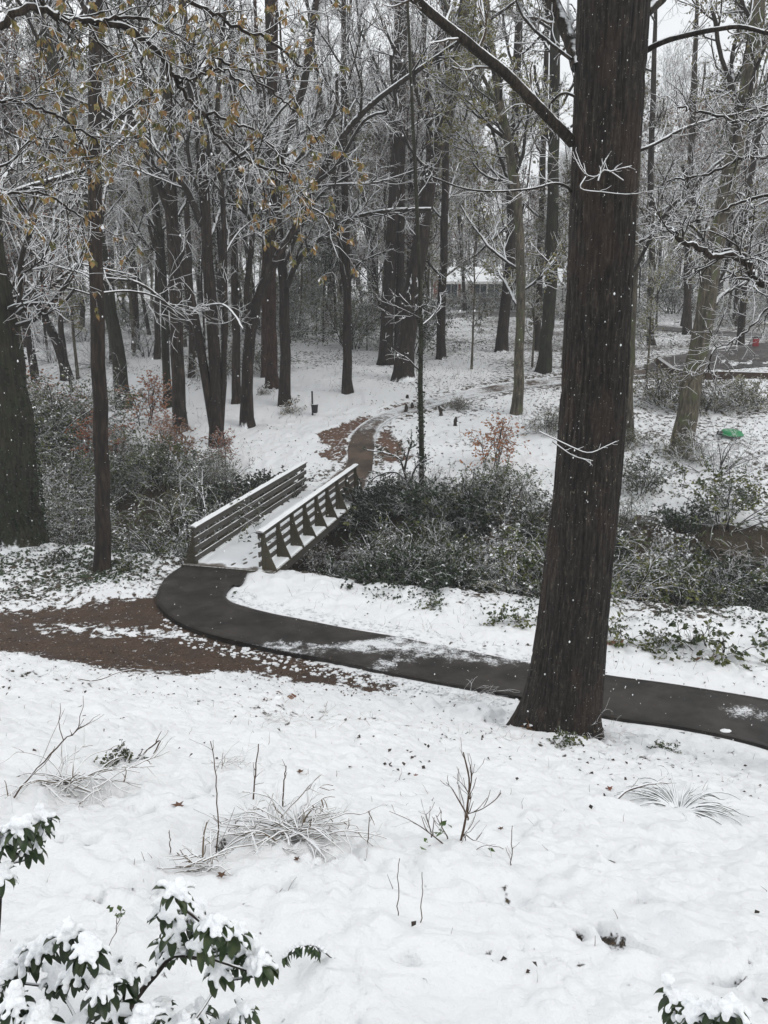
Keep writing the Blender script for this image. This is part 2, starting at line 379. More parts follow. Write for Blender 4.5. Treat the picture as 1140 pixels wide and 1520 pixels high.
def surf(x, y):                                  # full ground height, dips, cover and dirt
    s1 = sdist(x, y, POLY1); s2 = sdist(x, y, POLY2)
    rg = fbm(x * 1.3, y * 1.3, 4, 31) * .55
    dn = sdist(x, y, D_NEAR) + rg; dl = sdist(x, y, D_FL) + rg * 1.4; dr = sdist(x, y, D_FR) + rg * 1.2
    sd = np.minimum(s1, s2)
    flat = sst(-.05, .5, sd)                     # 0 on a path
    z = gz(x, y)
    near = 1 - sst(30, 60, y)
    wx, wy = x + .25 * fbm(x / .8, y / .8, 2, 61), y + .25 * fbm(x / .8, y / .8, 2, 66)
    lump = .14 * fbm(x / 1.7, y / 1.7, 3, 41) + .15 * (np.abs(fbm(wx / .75, wy / .85, 3, 47)) - .2) + .085 * np.abs(fbm(wx / .3, wy / .34, 2, 51)) + .055 * np.abs(fbm(wx / .13, wy / .14, 2, 53)) * (1 - sst(13, 19, y))
    pm = sst(.36, .66, fbm(wx / .22, wy / .24, 2, 58)) * sst(-.3, .5, fbm(x / 1.3, y / 1.3, 2, 59)); pit = pm * .08
    fine = (.010 * fbm(x / .09, y / .09, 2, 57) - pit) * (1 - sst(10, 17, y))
    dn_ = sst(.0, -.35, dn)
    dirt = np.maximum.reduce([dn_, sst(.0, -.4, dl), sst(.0, -.4, dr)])
    z = z + (lump + fine) * flat * (1 - .8 * dirt) * near - .05 * dirt * near - .02
    z = z - .05 * (1 - sst(-.15, .05, sd))
    # a soft snow bank heaped along the path edges
    z = z + .035 * flat * np.exp(-((sd - .25) / .2) ** 2) * (1 - dirt) * near * (1 + fbm(x * 3, y * 3, 2, 3))
    yn, yf = y_near(x), y_far(x)
    cov = .285 + .15 * pm * (y < 17)
    lo = fbm(x / 2.2, y / 2.2, 3, 71)
    cov = cov + .06 * lo + .03 * sst(7, 11, y) * (y < 17)
    cov = cov + .10 * sst(9.5, 12, y) * (1 - sst(14, 16, y)) * sst(.0, .6, lo)
    cov = np.where((y > 18) & (x < -3.8), cov + .16 + .08 * lo, cov)
    cov = cov + .20 * sst(yn - 2.0, yn, y) * (y < yf) * sst(-1.5, 1, x) * (1 + lo)
    rav = sst(yn - .1, yn + .8, y) * (1 - sst(yf - .8, yf + .6, y))
    cov = np.maximum(cov, .27 + .50 * rav)
    s = y - yf
    f = sst(-.2, 2.0, s)
    smoothzone = np.exp(-(((x + 4.5) / 4.0) ** 2 + ((y - 37.5) / 4.5) ** 2))
    fc = .40 + .10 * lo + .045 * sst(5, 9, x) + .06 * sst(12, 26, s) - .13 * smoothzone
    cov = np.where(s > -.2, cov * (1 - f) + fc * f, cov)
    cov = cov + .10 * np.exp(-((s1 - .0) / .25) ** 2) * (y < 18) + .10 * np.exp(-((s2 - .25) / .45) ** 2)
    dc = .56 + .05 * lo
    pat = np.exp(-(((x + 6.3) / 1.1) ** 2 + ((y - 17.8) / .33) ** 2)) + .8 * np.exp(-(((x + 5.0) / .9) ** 2 + ((y - 17.5) / .3) ** 2))
    ragc = sst(-.9, .0, dn) * .20
    dcn = dc + .09 - .22 * pat * (1 + .8 * fbm(x * 2, y * 4, 2, 77)) - ragc - .03 * sst(-3.6, -1.8, x)
    cov = cov * (1 - dirt) + np.where(y < 25, dcn, dc + .02) * dirt
    return z, cov, dirt

def build_ground():
    rr = np.concatenate([np.geomspace(3.0, 8, 60)[:-1], np.geomspace(8, 44, 780)[:-1], np.geomspace(44, 700, 260)])
    th = np.radians(np.concatenate([np.linspace(-180, -44, 36)[:-1], np.linspace(-44, 44, 720), np.linspace(44, 180, 36)[1:]]))
    Rr, Th = np.meshgrid(rr, th, indexing='ij')
    X = Rr * np.sin(Th); Y = -5.5 + Rr * np.cos(Th)
    x, y = X.ravel(), Y.ravel(); z, cov, dirt = surf(x, y)
    V = np.c_[x, y, z]; n0, n1 = X.shape
    i = np.arange(n0 - 1)[:, None] * n1; j = np.arange(n1 - 1)[None]
    Fq = np.stack([i + j, i + n1 + j, i + n1 + j + 1, i + j + 1], -1).reshape(-1, 4)
    c0 = len(V); V = np.vstack([V, [0, -5.5, float(gz(0, -5.5))]]); cov = np.append(cov, .2); dirt = np.append(dirt, 0)
    red = sst(24, 28, V[:, 1])
    isd = dirt[Fq].mean(1) > .5
    for name, sel in (('ground', ~isd), ('dirt_trail', isd)):
        f = Fq[sel]; u, inv = np.unique(f, return_inverse=True)
        mb = MB(); mb.add(V[u], inv.reshape(-1, 4))
        mb.build(name, M_GROUND, kind='structure', attrs={'cover': cov[u], 'dirt': dirt[u], 'redness': red[u]})
build_ground()

# ------------------------------------------------------------------ asphalt
def asphalt_mat(name, c0, c1):
    m, nt, b = mat(name)
    co = coord(nt, (1, 1, 1), False)
    d = nd(nt, 'ShaderNodeAttribute', attribute_name='dust').outputs['Fac']
    base = mixc(nt, smooth01(nt, noise(nt, co, 1.3, 6, .72), .35, .65), c0, c1)
    base = mixc(nt, smooth01(nt, noise(nt, co, 60, 3, .8), .6, .75), base, (.12, .10, .08))
    base = mixc(nt, smooth01(nt, noise(nt, co, 11, 5, .8), .66, .71), base, (.22, .21, .20))
    f = mth(nt, 'MULTIPLY', smooth01(nt, mth(nt, 'ADD', mth(nt, 'ADD', mth(nt, 'MULTIPLY', noise(nt, co, 26, 7, .8), .55), mth(nt, 'MULTIPLY', noise(nt, co, 4.5, 5, .65), .45)), d), .93, 1.06), .85)
    nt.links.new(mixc(nt, f, base, (.80, .82, .84)), b.inputs['Base Color'])
    nt.links.new(smooth01(nt, noise(nt, co, 2.1, 3), .1, .9), b.inputs['Roughness'])
    rg = mth(nt, 'MULTIPLY_ADD', noise(nt, co, 2.1, 3), .5, .25); nt.links.new(rg, b.inputs['Roughness'])
    bump(nt, b, noise(nt, co, 90, 3, .7), .004, .6); return m
M_ASPH = asphalt_mat('wet_asphalt', (.014, .012, .0105), (.040, .034, .029))
def blob(x, y, c, a, b): return np.exp(-(((x - c[0]) / a) ** 2 + ((y - c[1]) / b) ** 2))
def ribbon(name, A, B, dustf, lift=.035, skirt=.16, nc=14, m=None, edust=.08):
    t = np.linspace(0, 1, nc)[None, :, None]
    P = A[:, None] * (1 - t) + B[:, None] * t
    n = len(A); x, y = P[..., 0].ravel(), P[..., 1].ravel()
    edge = np.minimum(t[0, :, 0], 1 - t[0, :, 0])[None].repeat(n, 0).ravel()
    z = gz(x, y) + lift + .015 * sst(0, .3, edge) + .006 * fbm(x, y, 2, 3)
    dust = dustf(x, y) + edust * np.exp(-(edge / .09) ** 2)
    V = np.c_[x, y, z]; i = np.arange(n - 1)[:, None] * nc; j = np.arange(nc - 1)[None]
    F = [np.stack([i + j, i + nc + j, i + nc + j + 1, i + j + 1], -1).reshape(-1, 4)[:, ::-1]]
    ex, ed = [], []
    for c, fl in ((0, 1), (nc - 1, 0)):
        top = np.arange(n) * nc + c; bot = len(V) + sum(len(e) for e in ex) + np.arange(n)
        e = V[top] - [0, 0, skirt]; ex.append(e); ed.append(np.full(n, 0.))
        q = np.stack([top[:-1], bot[:-1], bot[1:], top[1:]], -1); F.append(q if fl else q[:, ::-1])
    mb = MB(); mb.add(np.vstack([V] + ex), np.concatenate(F))
    return mb.build(name, m or M_ASPH, kind='structure', attrs={'dust': np.concatenate([dust] + ed)})
g1, g2, g3 = ground(560, 962), ground(700, 985), ground(345, 905)
def dust1(x, y):
    w = fbm(x * .9, y * 1.4, 4, 9) * .22
    return .245 + .29 * blob(x, y, g1, 1.9, .42) + .27 * blob(x, y, g2, 1.5, .4) + .12 * blob(x, y, g3, .6, .25) + w + .14 * blob(x, y, ground(1095, 1058), .5, .25)
ribbon('path', A1, B1, dust1)
def dust2(x, y):
    dd = sst(.9, -.5, sdist(x, y, D_FP) + .5 * fbm(x, y, 3, 12))
    return .385 - .20 * dd + .14 * sst(36, 38.5, y) * (1 - sst(41, 44, y)) + .20 * fbm(x * .8, y * .5, 3, 8) - .16 * sst(40, 46, y)
ribbon('path', A2, B2, dust2, -.012, .06, 16, asphalt_mat('brown_path', (.045, .034, .026), (.11, .078, .058)), .22)
def lane_obj(name, Lp, Rp, d, n=60, lift=.03, m=None):
    A, B = lane(Lp, Rp, n); ribbon(name, A, B, lambda x, y: d + .1 * fbm(x * .4, y * .4, 3, 5), lift, .15, 8, m)
M_ASPH2 = asphalt_mat('far_asphalt', (.04, .035, .033), (.075, .068, .062))
lane_obj('driveway', [(955,544),(972,536),(1000,528),(1040,522),(1090,515),(1150,507),(1250,498)], [(962,552),(990,548),(1020,549),(1060,549),(1100,547),(1160,543),(1260,536)], .36, m=M_ASPH2)
lane_obj('road', [(560,472),(640,468),(700,464),(760,464),(830,466),(900,474),(1000,486),(1100,494),(1200,498)], [(560,478),(640,474),(700,470),(760,470),(830,473),(900,481),(1000,492),(1100,500),(1200,505)], .38, m=M_ASPH2)
# low timber kerb beside the drive
kp = spline([ground(*p) for p in ((976,540),(988,549),(1003,558),(1030,561),(1080,562),(1140,564),(1230,566))], 40)
mb = MB()
for a, b_ in zip(kp[:-1], kp[1:]):
    d = b_ - a; L = np.linalg.norm(d[:2]); mb.box(((a + b_) / 2) + [0, 0, .12], (L * 1.0, .22, .42), math.atan2(d[1], d[0]))
m_kerb, nt, b = mat('old_timber'); c, f = snow_on(nt, mixc(nt, noise(nt, coord(nt), 6, 4), (.03, .02, .015), (.09, .06, .045)), .9, .1, .1)
nt.links.new(c, b.inputs['Base Color'])
tag(mb.build('timber_kerb', m_kerb, smooth=False), 'low dark timber kerb curving along the far drive on the right', 'kerb')

# stream
xs = np.linspace(-40, 40, 120); mb = MB(); yc = (y_near(xs) + y_far(xs)) / 2
for sgn in (0,):
    V = np.vstack([np.c_[xs, yc - 1.6, np.full(120, -1.72)], np.c_[xs, yc + 1.6, np.full(120, -1.72)]])
    i = np.arange(119); mb.add(V, np.stack([i, i + 1, i + 121, i + 120], -1))
m_w, nt, b = mat('stream_water'); b.inputs['Base Color'].default_value = (.03, .027, .018, 1); b.inputs['Roughness'].default_value = .08
bump(nt, b, noise(nt, coord(nt, (1, 1, 1), False), 2.5, 3), .02, .4); b.inputs['Specular IOR Level'].default_value = .5
mb.build('stream', m_w, kind='structure')

# ------------------------------------------------------------------ footbridge
def wood(name, c0, c1, thr=.9):
    m, nt, b = mat(name)
    c = mixc(nt, noise(nt, coord(nt, (1, 1, 6)), 7, 5, .7), c0, c1)
    c, f = snow_on(nt, c, thr, .15, .25, 14, True)
    nt.links.new(c, b.inputs['Base Color']); bump(nt, b, noise(nt, coord(nt, (1, 1, 8)), 12, 4), .006, .5)
    return m
M_RAIL = wood('weathered_rail', (.035, .033, .030), (.09, .083, .072), .97)
M_POST = wood('mossy_post', (.035, .030, .020), (.085, .075, .05), .97)
def footbridge():
    t = thing('footbridge', 'weathered timber footbridge with snow on its deck and open board railings over the creek', 'bridge', (*((DECK0 + DECK1) / 2), 0))
    off = np.array([*((DECK0 + DECK1) / 2), 0])
    ax = DECK1 - DECK0; Lb = np.linalg.norm(ax); ax = ax / Lb; rt = np.array([ax[1], -ax[0]])
    A3 = np.array([[ax[0], ax[1], 0], [rt[0], rt[1], 0], [0, 0, 1]])
    W, OV, ZT = 1.78, .42, .07
    def P(s, w, z): return np.array([*(DECK0 + ax * s + rt * w), z])
    def bx(mb, s0, s1, w0, w1, z0, z1): mb.box(P((s0+s1)/2, (w0+w1)/2, (z0+z1)/2), (s1-s0, w1-w0, z1-z0), axes=A3)
    mb = MB(); n = 56
    for i in range(n):
        s0 = i * Lb / n; bx(mb, s0 + .004, s0 + Lb / n - .004, -W/2 - OV, W/2 + OV, ZT - .05, ZT + R.uniform(-.002, .002))
    mb.build('deck', M_POST, t, off, False)
    for w in (-W/2 - .2, 0, W/2 + .2):
        mb = MB(); bx(mb, .02, Lb - .02, w - .07, w + .07, ZT - .36, ZT - .052); mb.build('beam', M_RAIL, t, off, False)
    # snow lying on the deck, with a line of footprints
    ns, nw = 340, 90
    S, Wd = np.meshgrid(np.linspace(.03, Lb - .02, ns), np.linspace(-W/2 - OV + .02, W/2 + OV - .02, nw), indexing='ij')
    z = ZT + .048 + .008 * fbm(S * 3, Wd * 3, 3, 4)
    q = 0
    for k in range(34):
        s = .35 + (k // 2) * .47 + (k % 2) * .2 + R.uniform(-.06, .06); w = .12 * (1 if k % 2 else -1) + .15 + .10 * math.sin(k * .5) + R.uniform(-.05, .05)
        d = ((S - s) / .15) ** 2 + ((Wd - w) / .055) ** 2; z = z - (.047 if s < 4.5 else .03) * np.exp(-d ** 2)
    edge = np.minimum.reduce([S, Lb - S, Wd + W/2 + OV, W/2 + OV - Wd]); z = z - .04 * (1 - sst(0, .06, edge)) - .04 * sst(.55, .0, S + .25 * fbm(S * 4, Wd * 3, 3, 14))
    z = np.maximum(z, ZT + .004)
    V = np.stack([DECK0[0] + ax[0]*S + rt[0]*Wd, DECK0[1] + ax[1]*S + rt[1]*Wd, z], -1).reshape(-1, 3)
    i = np.arange(ns - 1)[:, None] * nw; j = np.arange(nw - 1)[None]
    mb = MB(); mb.add(V, np.stack([i + j, i + nw + j, i + nw + j + 1, i + j + 1], -1).reshape(-1, 4)[:, ::-1])
    m, nt, b = mat('trodden_snow'); geo = nd(nt, 'ShaderNodeNewGeometry'); sp = nd(nt, 'ShaderNodeSeparateXYZ'); nt.links.new(geo.outputs['Position'], sp.inputs[0])
    dep = smooth01(nt, sp.outputs[2], ZT + .006, ZT + .026)
    c = mixc(nt, dep, (.10, .08, .06), (.82, .84, .86))
    c = mixc(nt, smooth01(nt, noise(nt, coord(nt, (1, 1, 1), False), 9, 6, .75), .64, .70), c, (.30, .26, .22))
    nt.links.new(c, b.inputs['Base Color']); mb.build('snow_cover', m, t, off)
    # railings: boards on the inside of the posts, braces outside
    npost = 9
    for sg in (-1, 1):
        w_in = sg * W / 2; o = sg
        for k in range(npost):
            s = .12 + k * (Lb - .24) / (npost - 1)
            mb = MB(); a, b_ = sorted((w_in + o * .045, w_in + o * .14)); bx(mb, s - .045, s + .045, a, b_, ZT - .34, ZT + 1.02); mb.build('post', M_POST, t, off, False)
            # triangular brace plate outside the post
            mb = MB(); w0, w1 = w_in + o * .142, w_in + o * (OV + .04)
            tri = [(w0, ZT + .80), (w0, ZT - .02), (w1, ZT - .02), (w0 + o * .05, ZT + .80)]
            tri = [(w0, ZT + .82), (w0, ZT + .0), (w1, ZT + .0), (w0 + (w1 - w0) * .55, ZT + .30)]
            V = [P(s + ds, w, z_) for ds in (-.02, .02) for w, z_ in tri]
            mb.add(V, [[0, 1, 2, 3], [7, 6, 5, 4], [0, 4, 5, 1], [1, 5, 6, 2], [2, 6, 7, 3], [3, 7, 4, 0]]); mb.build('brace', M_POST, t, off, False)
        for zc in (.20, .46, .72, .96):
            mb = MB(); a, b_ = sorted((w_in, w_in + o * .042)); h = .145
            bx(mb, -.03, Lb + .03, a, b_, ZT + zc - h/2, ZT + zc + h/2); mb.build('rail_board', M_RAIL, t, off, False)
        mb = MB(); a, b_ = sorted((w_in - o * .035, w_in + o * .16)); bx(mb, -.06, Lb + .06, a, b_, ZT + 1.036, ZT + 1.075); hr = mb.build('handrail', M_RAIL, t, off, False)
        mb = MB(); K = 160; tt = np.linspace(-.05, Lb + .05, K); rows = []
        for u, h in ((.0, .0), (.12, .024), (.5, .033), (.88, .024), (1, .0)):
            w = a + (b_ - a) * u; hh = h * (1 + .9 * fbm(tt * 3.5, tt * 0 + u, 4, 6)); rows.append(np.c_[DECK0[0] + ax[0]*tt + rt[0]*w, DECK0[1] + ax[1]*tt + rt[1]*w, ZT + 1.076 + hh])
        V = np.stack(rows, 1).reshape(-1, 3); i = np.arange(K - 1)[:, None] * 5; j = np.arange(4)[None]
        mb.add(V, np.stack([i + j, i + 5 + j, i + 6 + j, i + 1 + j], -1).reshape(-1, 4)[:, ::-1]); mb.build('snow_strip', m_snow, hr, off)
footbridge()
# ------------------------------------------------------------------ trees
def wz(px, py, Y): return at(px, py, Y)[1] * CP - (at(px, py, Y)[2] - HC) * SP          # depth for pixel sizes
def pxr(w, px, py, Y): return .5 * w * wz(px, py, Y) / FPX
def trunk_line(pts, Y, w0, w1, extend=5.0, n=26, sink=.35, wig=.03, lean=0.0, toptaper=.5):
    Ys = [Y + lean * i / max(1, len(pts) - 1) for i in range(len(pts))]
    W = [at(px, py, y_) for (px, py), y_ in zip(pts, Ys)]
    r = np.linspace(pxr(w0, *pts[0], Y), pxr(w1, *pts[-1], Y), len(pts)).tolist()
    if sink: W = [W[0] - np.array([0, 0, sink])] + W; r = [r[0] * 1.15] + r
    if extend:
        d = nrm(W[-1] - W[-2]); W = W + [W[-1] + d * extend]; r = r + [r[-1] * toptaper]
    P = spline(W, n); Rd = np.interp(np.linspace(0, len(r) - 1, n), range(len(r)), r)
    P[2:] += R.normal(0, wig, (n - 2, 3)) * np.minimum(Rd[2:, None] * 3, 1)
    return P, Rd
def crown_levels(mb_limb, mb_tw, Ps, Rs, n1=9, l1=4.0, n2=6, n3=5, n4=3, ang=50, zmin=3, trop=.10, l2=.45, l3=.5, l4=.6, r3=.011, r4=.008, wig=.2, t0=.3, rf=.5):
    allP3 = []; allP4 = []
    for P, Rd, k, Lf in zip(Ps, Rs, n1 if isinstance(n1, (list, tuple)) else [n1] * len(Ps), l1 if isinstance(l1, (list, tuple)) else [l1] * len(Ps)):
        if not k: continue
        A, Ra = spawn(P[None], Rd[None], k, t0, .98, ang, 1, 7, wig * .8, trop, rf, .02, .4, L=np.full((1, 1), Lf), zmin=zmin)
        if len(A) == 0: continue
        Ra = np.minimum(Ra, .07 + .0 * Ra)
        tube(mb_limb, A, Ra, 5)
        B, Rb = spawn(A, Ra, n2, .15, 1, 45, l2, 5, wig, trop, .6, r3 * 1.3)
        tube(mb_limb, B, Rb, 3)
        C, Rc = spawn(B, Rb, n3, .1, 1, 45, l3, 4, wig * 1.2, trop * .5, .7, r3)
        tube(mb_tw, C, Rc, 3, 0)
        allP3.append(C)
        if n4:
            E, Re = spawn(C, Rc, n4, .1, 1, 50, l4, 2, wig * 1.3, 0, .8, r4)
            tube(mb_tw, E, Re, 3, 0); allP4.append(E)
    return allP3, allP4
def flare_rough(base_z, flare=.5, ridge=.04, seed=3, fh=.5):
    def f(rr, P, an):
        z = P[..., 2][..., None] - base_z
        lob = 1 + .35 * np.cos(an * 5 + seed) + .2 * np.cos(an * 3 + seed * 2)
        fl = flare * np.exp(-np.clip(z, 0, 9) / fh) * lob
        nz = vn(np.cos(an)[None, None] * 2.2 + 0 * z, np.sin(an)[None, None] * 2.2 + 0 * z, z * .8 + 0 * an, seed)
        return rr * (1 + fl + ridge * nz)
    return f
def make_tree(name, label, base, pts, w0, w1, bark, limbs=(), n1=9, l1=4., leaf=None, lsize=.07, lper=2, sides=14, stems=(), cat='tree', group=None,
              Y=None, zmin=3.0, flare=.35, extend=5., fine=True, lean=0., dens=1.0, **kw):
    g = ground(*base) if Y is None else np.array([at(base[0], base[1], Y)[0], Y, float(gz(at(base[0], base[1], Y)[0], Y))])
    Yb = g[1]; t = thing(name, label, cat, g, group)
    tr = MB(); Ps, Rs, n1s, l1s = [], [], [], []
    P, Rd = trunk_line([base] + list(pts), Yb, w0, w1, extend, lean=lean)
    tube(tr, P, Rd, sides, rough=flare_rough(g[2], flare, .05, int(base[0]) % 97)); Ps.append(P); Rs.append(Rd); n1s.append(int(n1 * dens)); l1s.append(l1)
    tr.build('trunk', bark, t, g)
    for (sp, s0, s1) in stems:
        sb = MB(); P, Rd = trunk_line(sp, Yb, s0, s1, extend, sink=0, n=20, lean=lean); tube(sb, P, Rd, 10, rough=flare_rough(g[2], 0, .05, int(sp[-1][0]) % 89)); sb.build('stem', bark, t, g)
        Ps.append(P); Rs.append(Rd); n1s.append(int(n1 * .7 * dens) + 1); l1s.append(l1)
    lm = MB(); tw = MB()
    for li in limbs:
        lp, s0, s1 = li[:3]; dy = li[3] if len(li) > 3 else R.uniform(-1.5, 1.5)
        P, Rd = trunk_line(lp, Yb, s0, s1, 0, sink=0, n=16, lean=dy, wig=.04)
        lb = MB(); tube(lb, P, Rd, 7); lb.build('limb', TW_LIMB, t, g)
        L = np.linalg.norm(np.diff(P, axis=0), axis=1).sum()
        A, Ra = spawn(P[None], Rd[None], max(3, int(L * 1.6)), .15, 1, 45, 1, 5, .2, .1, .5, .012, L=np.full((1, 1), min(1.8, L * .4)))
        tube(lm, A, Ra, 3); C, Rc = spawn(A, Ra, 5, .1, 1, 45, .5, 4, .25, .05, .7, .009); tube(tw, C, Rc, 3)
        E, Re = spawn(C, Rc, 3, .1, 1, 45, .6, 2, .25, 0, .8, .007); tube(tw, E, Re, 3)
        if leaf: leaves(tw, pts_on(E, lper), lsize, mi=1, droop=.6)
    p3, p4 = crown_levels(lm, tw, Ps, Rs, n1s, l1s, zmin=g[2] + zmin, **kw)
    if leaf:
        for E in (p4 if p4 else p3): leaves(tw, pts_on(E, lper), lsize, mi=1, droop=.5)
    if tw.n: 
        c = tw.build('crown', [TW_FINE, leaf] if leaf else [TW_FINE], t, g)
        if lm.n: lm.build('branches', TW_LIMB, t, g)
    elif lm.n: lm.build('branches', TW_LIMB, t, g)
    return t

# ---- the great oak in front: a trunk with real furrowed bark
def great_oak():
    g = ground(828, 1085); Y = g[1]
    t = thing('oak_tree', 'huge dark furrowed trunk standing beside the asphalt path in the right foreground', 'tree', g)
    cl = [(824,1150),(828,1085),(838,1020),(848,940),(858,850),(867,760),(876,660),(883,560),(888,460),(893,360),(898,250),(904,130),(911,0),(918,-160)]
    wd = [126,116,108,102,99,97,96,95,95,96,98,101,104,100]
    W = np.array([at(x, y, Y) for x, y in cl]); rr = np.array([pxr(w, x, y, Y) for w, (x, y) in zip(wd, cl)])
    n = 900; k = 260
    P = spline(W, n); Rd = np.interp(np.linspace(0, len(rr) - 1, n), range(len(rr)), rr)
    def rough(r0, P, an):
        z = P[..., 2][..., None] - g[2]; A = an[None, None] + 0 * z
        cx, cy = np.cos(A), np.sin(A)
        lob = np.maximum(0, np.cos(A * 5 + 1.1)) ** 1.3 + .5 * np.maximum(0, np.cos(A * 3 + 4.2))
        fl = np.exp(-np.clip(z + .1, 0, 9) / .33) * (.10 + .26 * lob)
        wv = .35 * vn(cx * 2, cy * 2, z * 1.1, 4)
        rid = 0
        for s, a, zz in ((8.5, .62, 1.15), (17, .38, 2.6)):
            nz = vn(cx * s + wv, cy * s + wv, z * zz, 11 + int(s)); rid = rid + a * (1 - np.minimum(1, np.abs(nz) * 3.2))
        brk = .5 + .5 * vn(cx * 7, cy * 7, z * 7, 19)
        big = .03 * vn(cx * 1.3, cy * 1.3, z * .7, 6)
        return r0 * (1 + fl + big) + .012 - .040 * rid * (.6 + .6 * brk)
    mb = MB(); tube(mb, P, Rd, k, rough=rough)
    m, nt, b = mat('oak_bark'); co = coord(nt, (1, 1, .10)); iso = coord(nt)
    n1 = mth(nt, 'ADD', mth(nt, 'MULTIPLY', noise(nt, co, 25, 7, .75), .72), mth(nt, 'MULTIPLY', noise(nt, coord(nt, (1, 1, .7)), 16, 4, .7), .28))
    c = ramp(nt, n1, [(.38, (.004, .003, .0025)), (.46, (.009, .007, .0055)), (.55, (.024, .019, .015)), (.65, (.085, .07, .055))])
    red = smooth01(nt, noise(nt, coord(nt, (1, 1, .4)), 1.6, 4, .65), .50, .66)
    c = mixc(nt, mth(nt, 'MULTIPLY', red, .25), c, mixc(nt, n1, (.02, .011, .008), (.11, .065, .045)))
    lich = smooth01(nt, mth(nt, 'ADD', noise(nt, coord(nt, (1, 1, .25)), 30, 3, .6), mth(nt, 'MULTIPLY', noise(nt, iso, 1.3, 2), .25)), .83, .87)
    c = mixc(nt, lich, c, (.22, .19, .13))
    fl = smooth01(nt, noise(nt, coord(nt, (1, 1, .6)), 46, 2, .5), .715, .75)
    c = mixc(nt, mth(nt, 'MULTIPLY', fl, .8), c, (.36, .34, .30))
    nt.links.new(c, b.inputs['Base Color']); bump(nt, b, n1, .035, 1); b.inputs['Roughness'].default_value = .8
    mb.build('trunk', m, t, g)
    # limbs: px polyline, widths, depth change
    LM = [([(850,212),(826,186),(800,160),(772,130),(745,104),(716,82),(688,58),(655,32),(618,0),(570,-50)], 17, 13, -1.5),
          ([(858,100),(850,70),(838,40),(822,5),(800,-50)], 22, 20, .8),
          ([(953,78),(985,62),(1020,52),(1060,44),(1100,40),(1150,52)], 9, 6, -1.0),
          ([(960,18),(985,-5),(1010,-40)], 16, 14, .5),
          ([(848,88),(815,62),(790,40),(770,10),(762,-40)], 6, 5, 1.0),
          ([(938,228),(975,212),(1012,192),(1060,176),(1100,168),(1160,150)], 6, 4, 1.5),
          ([(848,285),(840,276),(820,272),(790,280),(740,284),(690,280),(640,262)], 4.5, 2.2, -1.6),
          ([(858,145),(838,138),(822,148),(812,166)], 5, 3, .4)]
    tw = MB()
    for lp, s0, s1, dy in LM:
        P, Rd = trunk_line(lp, Y, s0, s1, 0, sink=0, n=24, lean=dy, wig=.012)
        lb = MB(); tube(lb, P, Rd, 9); lb.build('limb', LIMB_NEAR, t, g)
        L = np.linalg.norm(np.diff(P, axis=0), axis=1).sum()
        A, Ra = spawn(P[None], Rd[None], int(3 + L * 2.2), .15, 1, 50, 1, 7, .22, .05, .35, .006, L=np.full((1, 1), .55)); tube(tw, A, Ra, 5)
        C, Rc = spawn(A, Ra, 4, .2, 1, 45, .5, 4, .25, 0, .7, .004); tube(tw, C, Rc, 3)
    # little water sprouts on the bark at eye height
    for lp, dy in (([(925,268),(900,252),(885,262),(868,258),(856,240),(850,225)], -.75), ([(870,262),(862,280),(895,285),(940,288),(1000,276)], -.9), ([(888,268),(895,245),(905,228)], -.8), ([(872,262),(862,245),(856,228)], -.7),
                   ([(905,255),(922,250),(938,246)], -.8), ([(800,640),(850,664),(875,672),(900,662),(915,655)], -.85), ([(820,655),(850,676),(880,684)], -.8)):
        P, Rd = trunk_line(lp, Y + dy, 2.6, 1.3, 0, sink=0, n=14, wig=.012); tube(tw, P, Rd, 4)
        C, Rc = spawn(P[None], Rd[None], 6, .1, 1, 45, 1, 4, .2, .1, .7, .004, L=np.full((1, 1), .14)); tube(tw, C, Rc, 3)
    tw.build('twigs', TW_FINE, t, g)
    return t
LIMB_NEAR = bark_mat('near_limb', [(.008, .007, .006), (.022, .018, .014), (.06, .05, .04)], .55, 26, 0, .012)
great_oak()

# ---- trunks one can tell apart, from left to right and near to far
ivy_spec = make_tree('ivy_tree', 'thick dark ivy-clad trunk at the left edge, widening at its foot', (22,806), [(14,700),(0,560),(-12,470),(-30,330),(-45,150),(-60,0)], 84, 46, BK_IVY, n1=10, l1=4.5, flare=.25, leaf=LF_RUST, lper=1,
   limbs=[([(-5,500),(30,462),(70,430),(105,400),(120,385)], 9, 4, 1), ([(-5,470),(20,455),(60,450),(90,452),(110,430)], 8, 4, -1), ([(-8,450),(25,440),(60,425),(100,428),(145,440)], 6, 3, 2)])
# ivy leaves over that trunk
mb = MB(); gI = ground(22, 806)
P, Rd = trunk_line([(22,806),(14,700),(0,560),(-12,470)], gI[1], 88, 60, 0, n=40, sink=0)
q = R.integers(0, 39, 2600); an = R.uniform(0, 6.283, 2600); q = (q * R.uniform(.15, 1, 2600)).astype(int)
Pt = P[q] + (Rd[q] * 1.04)[:, None] * np.c_[np.cos(an), np.sin(an), R.uniform(-.3, .3, 2600)] 
leaves(mb, Pt, .075, .45, .7, D=np.c_[np.cos(an), np.sin(an), 0 * an]); mb.build('ivy', LF_IVY, ivy_spec, gI)

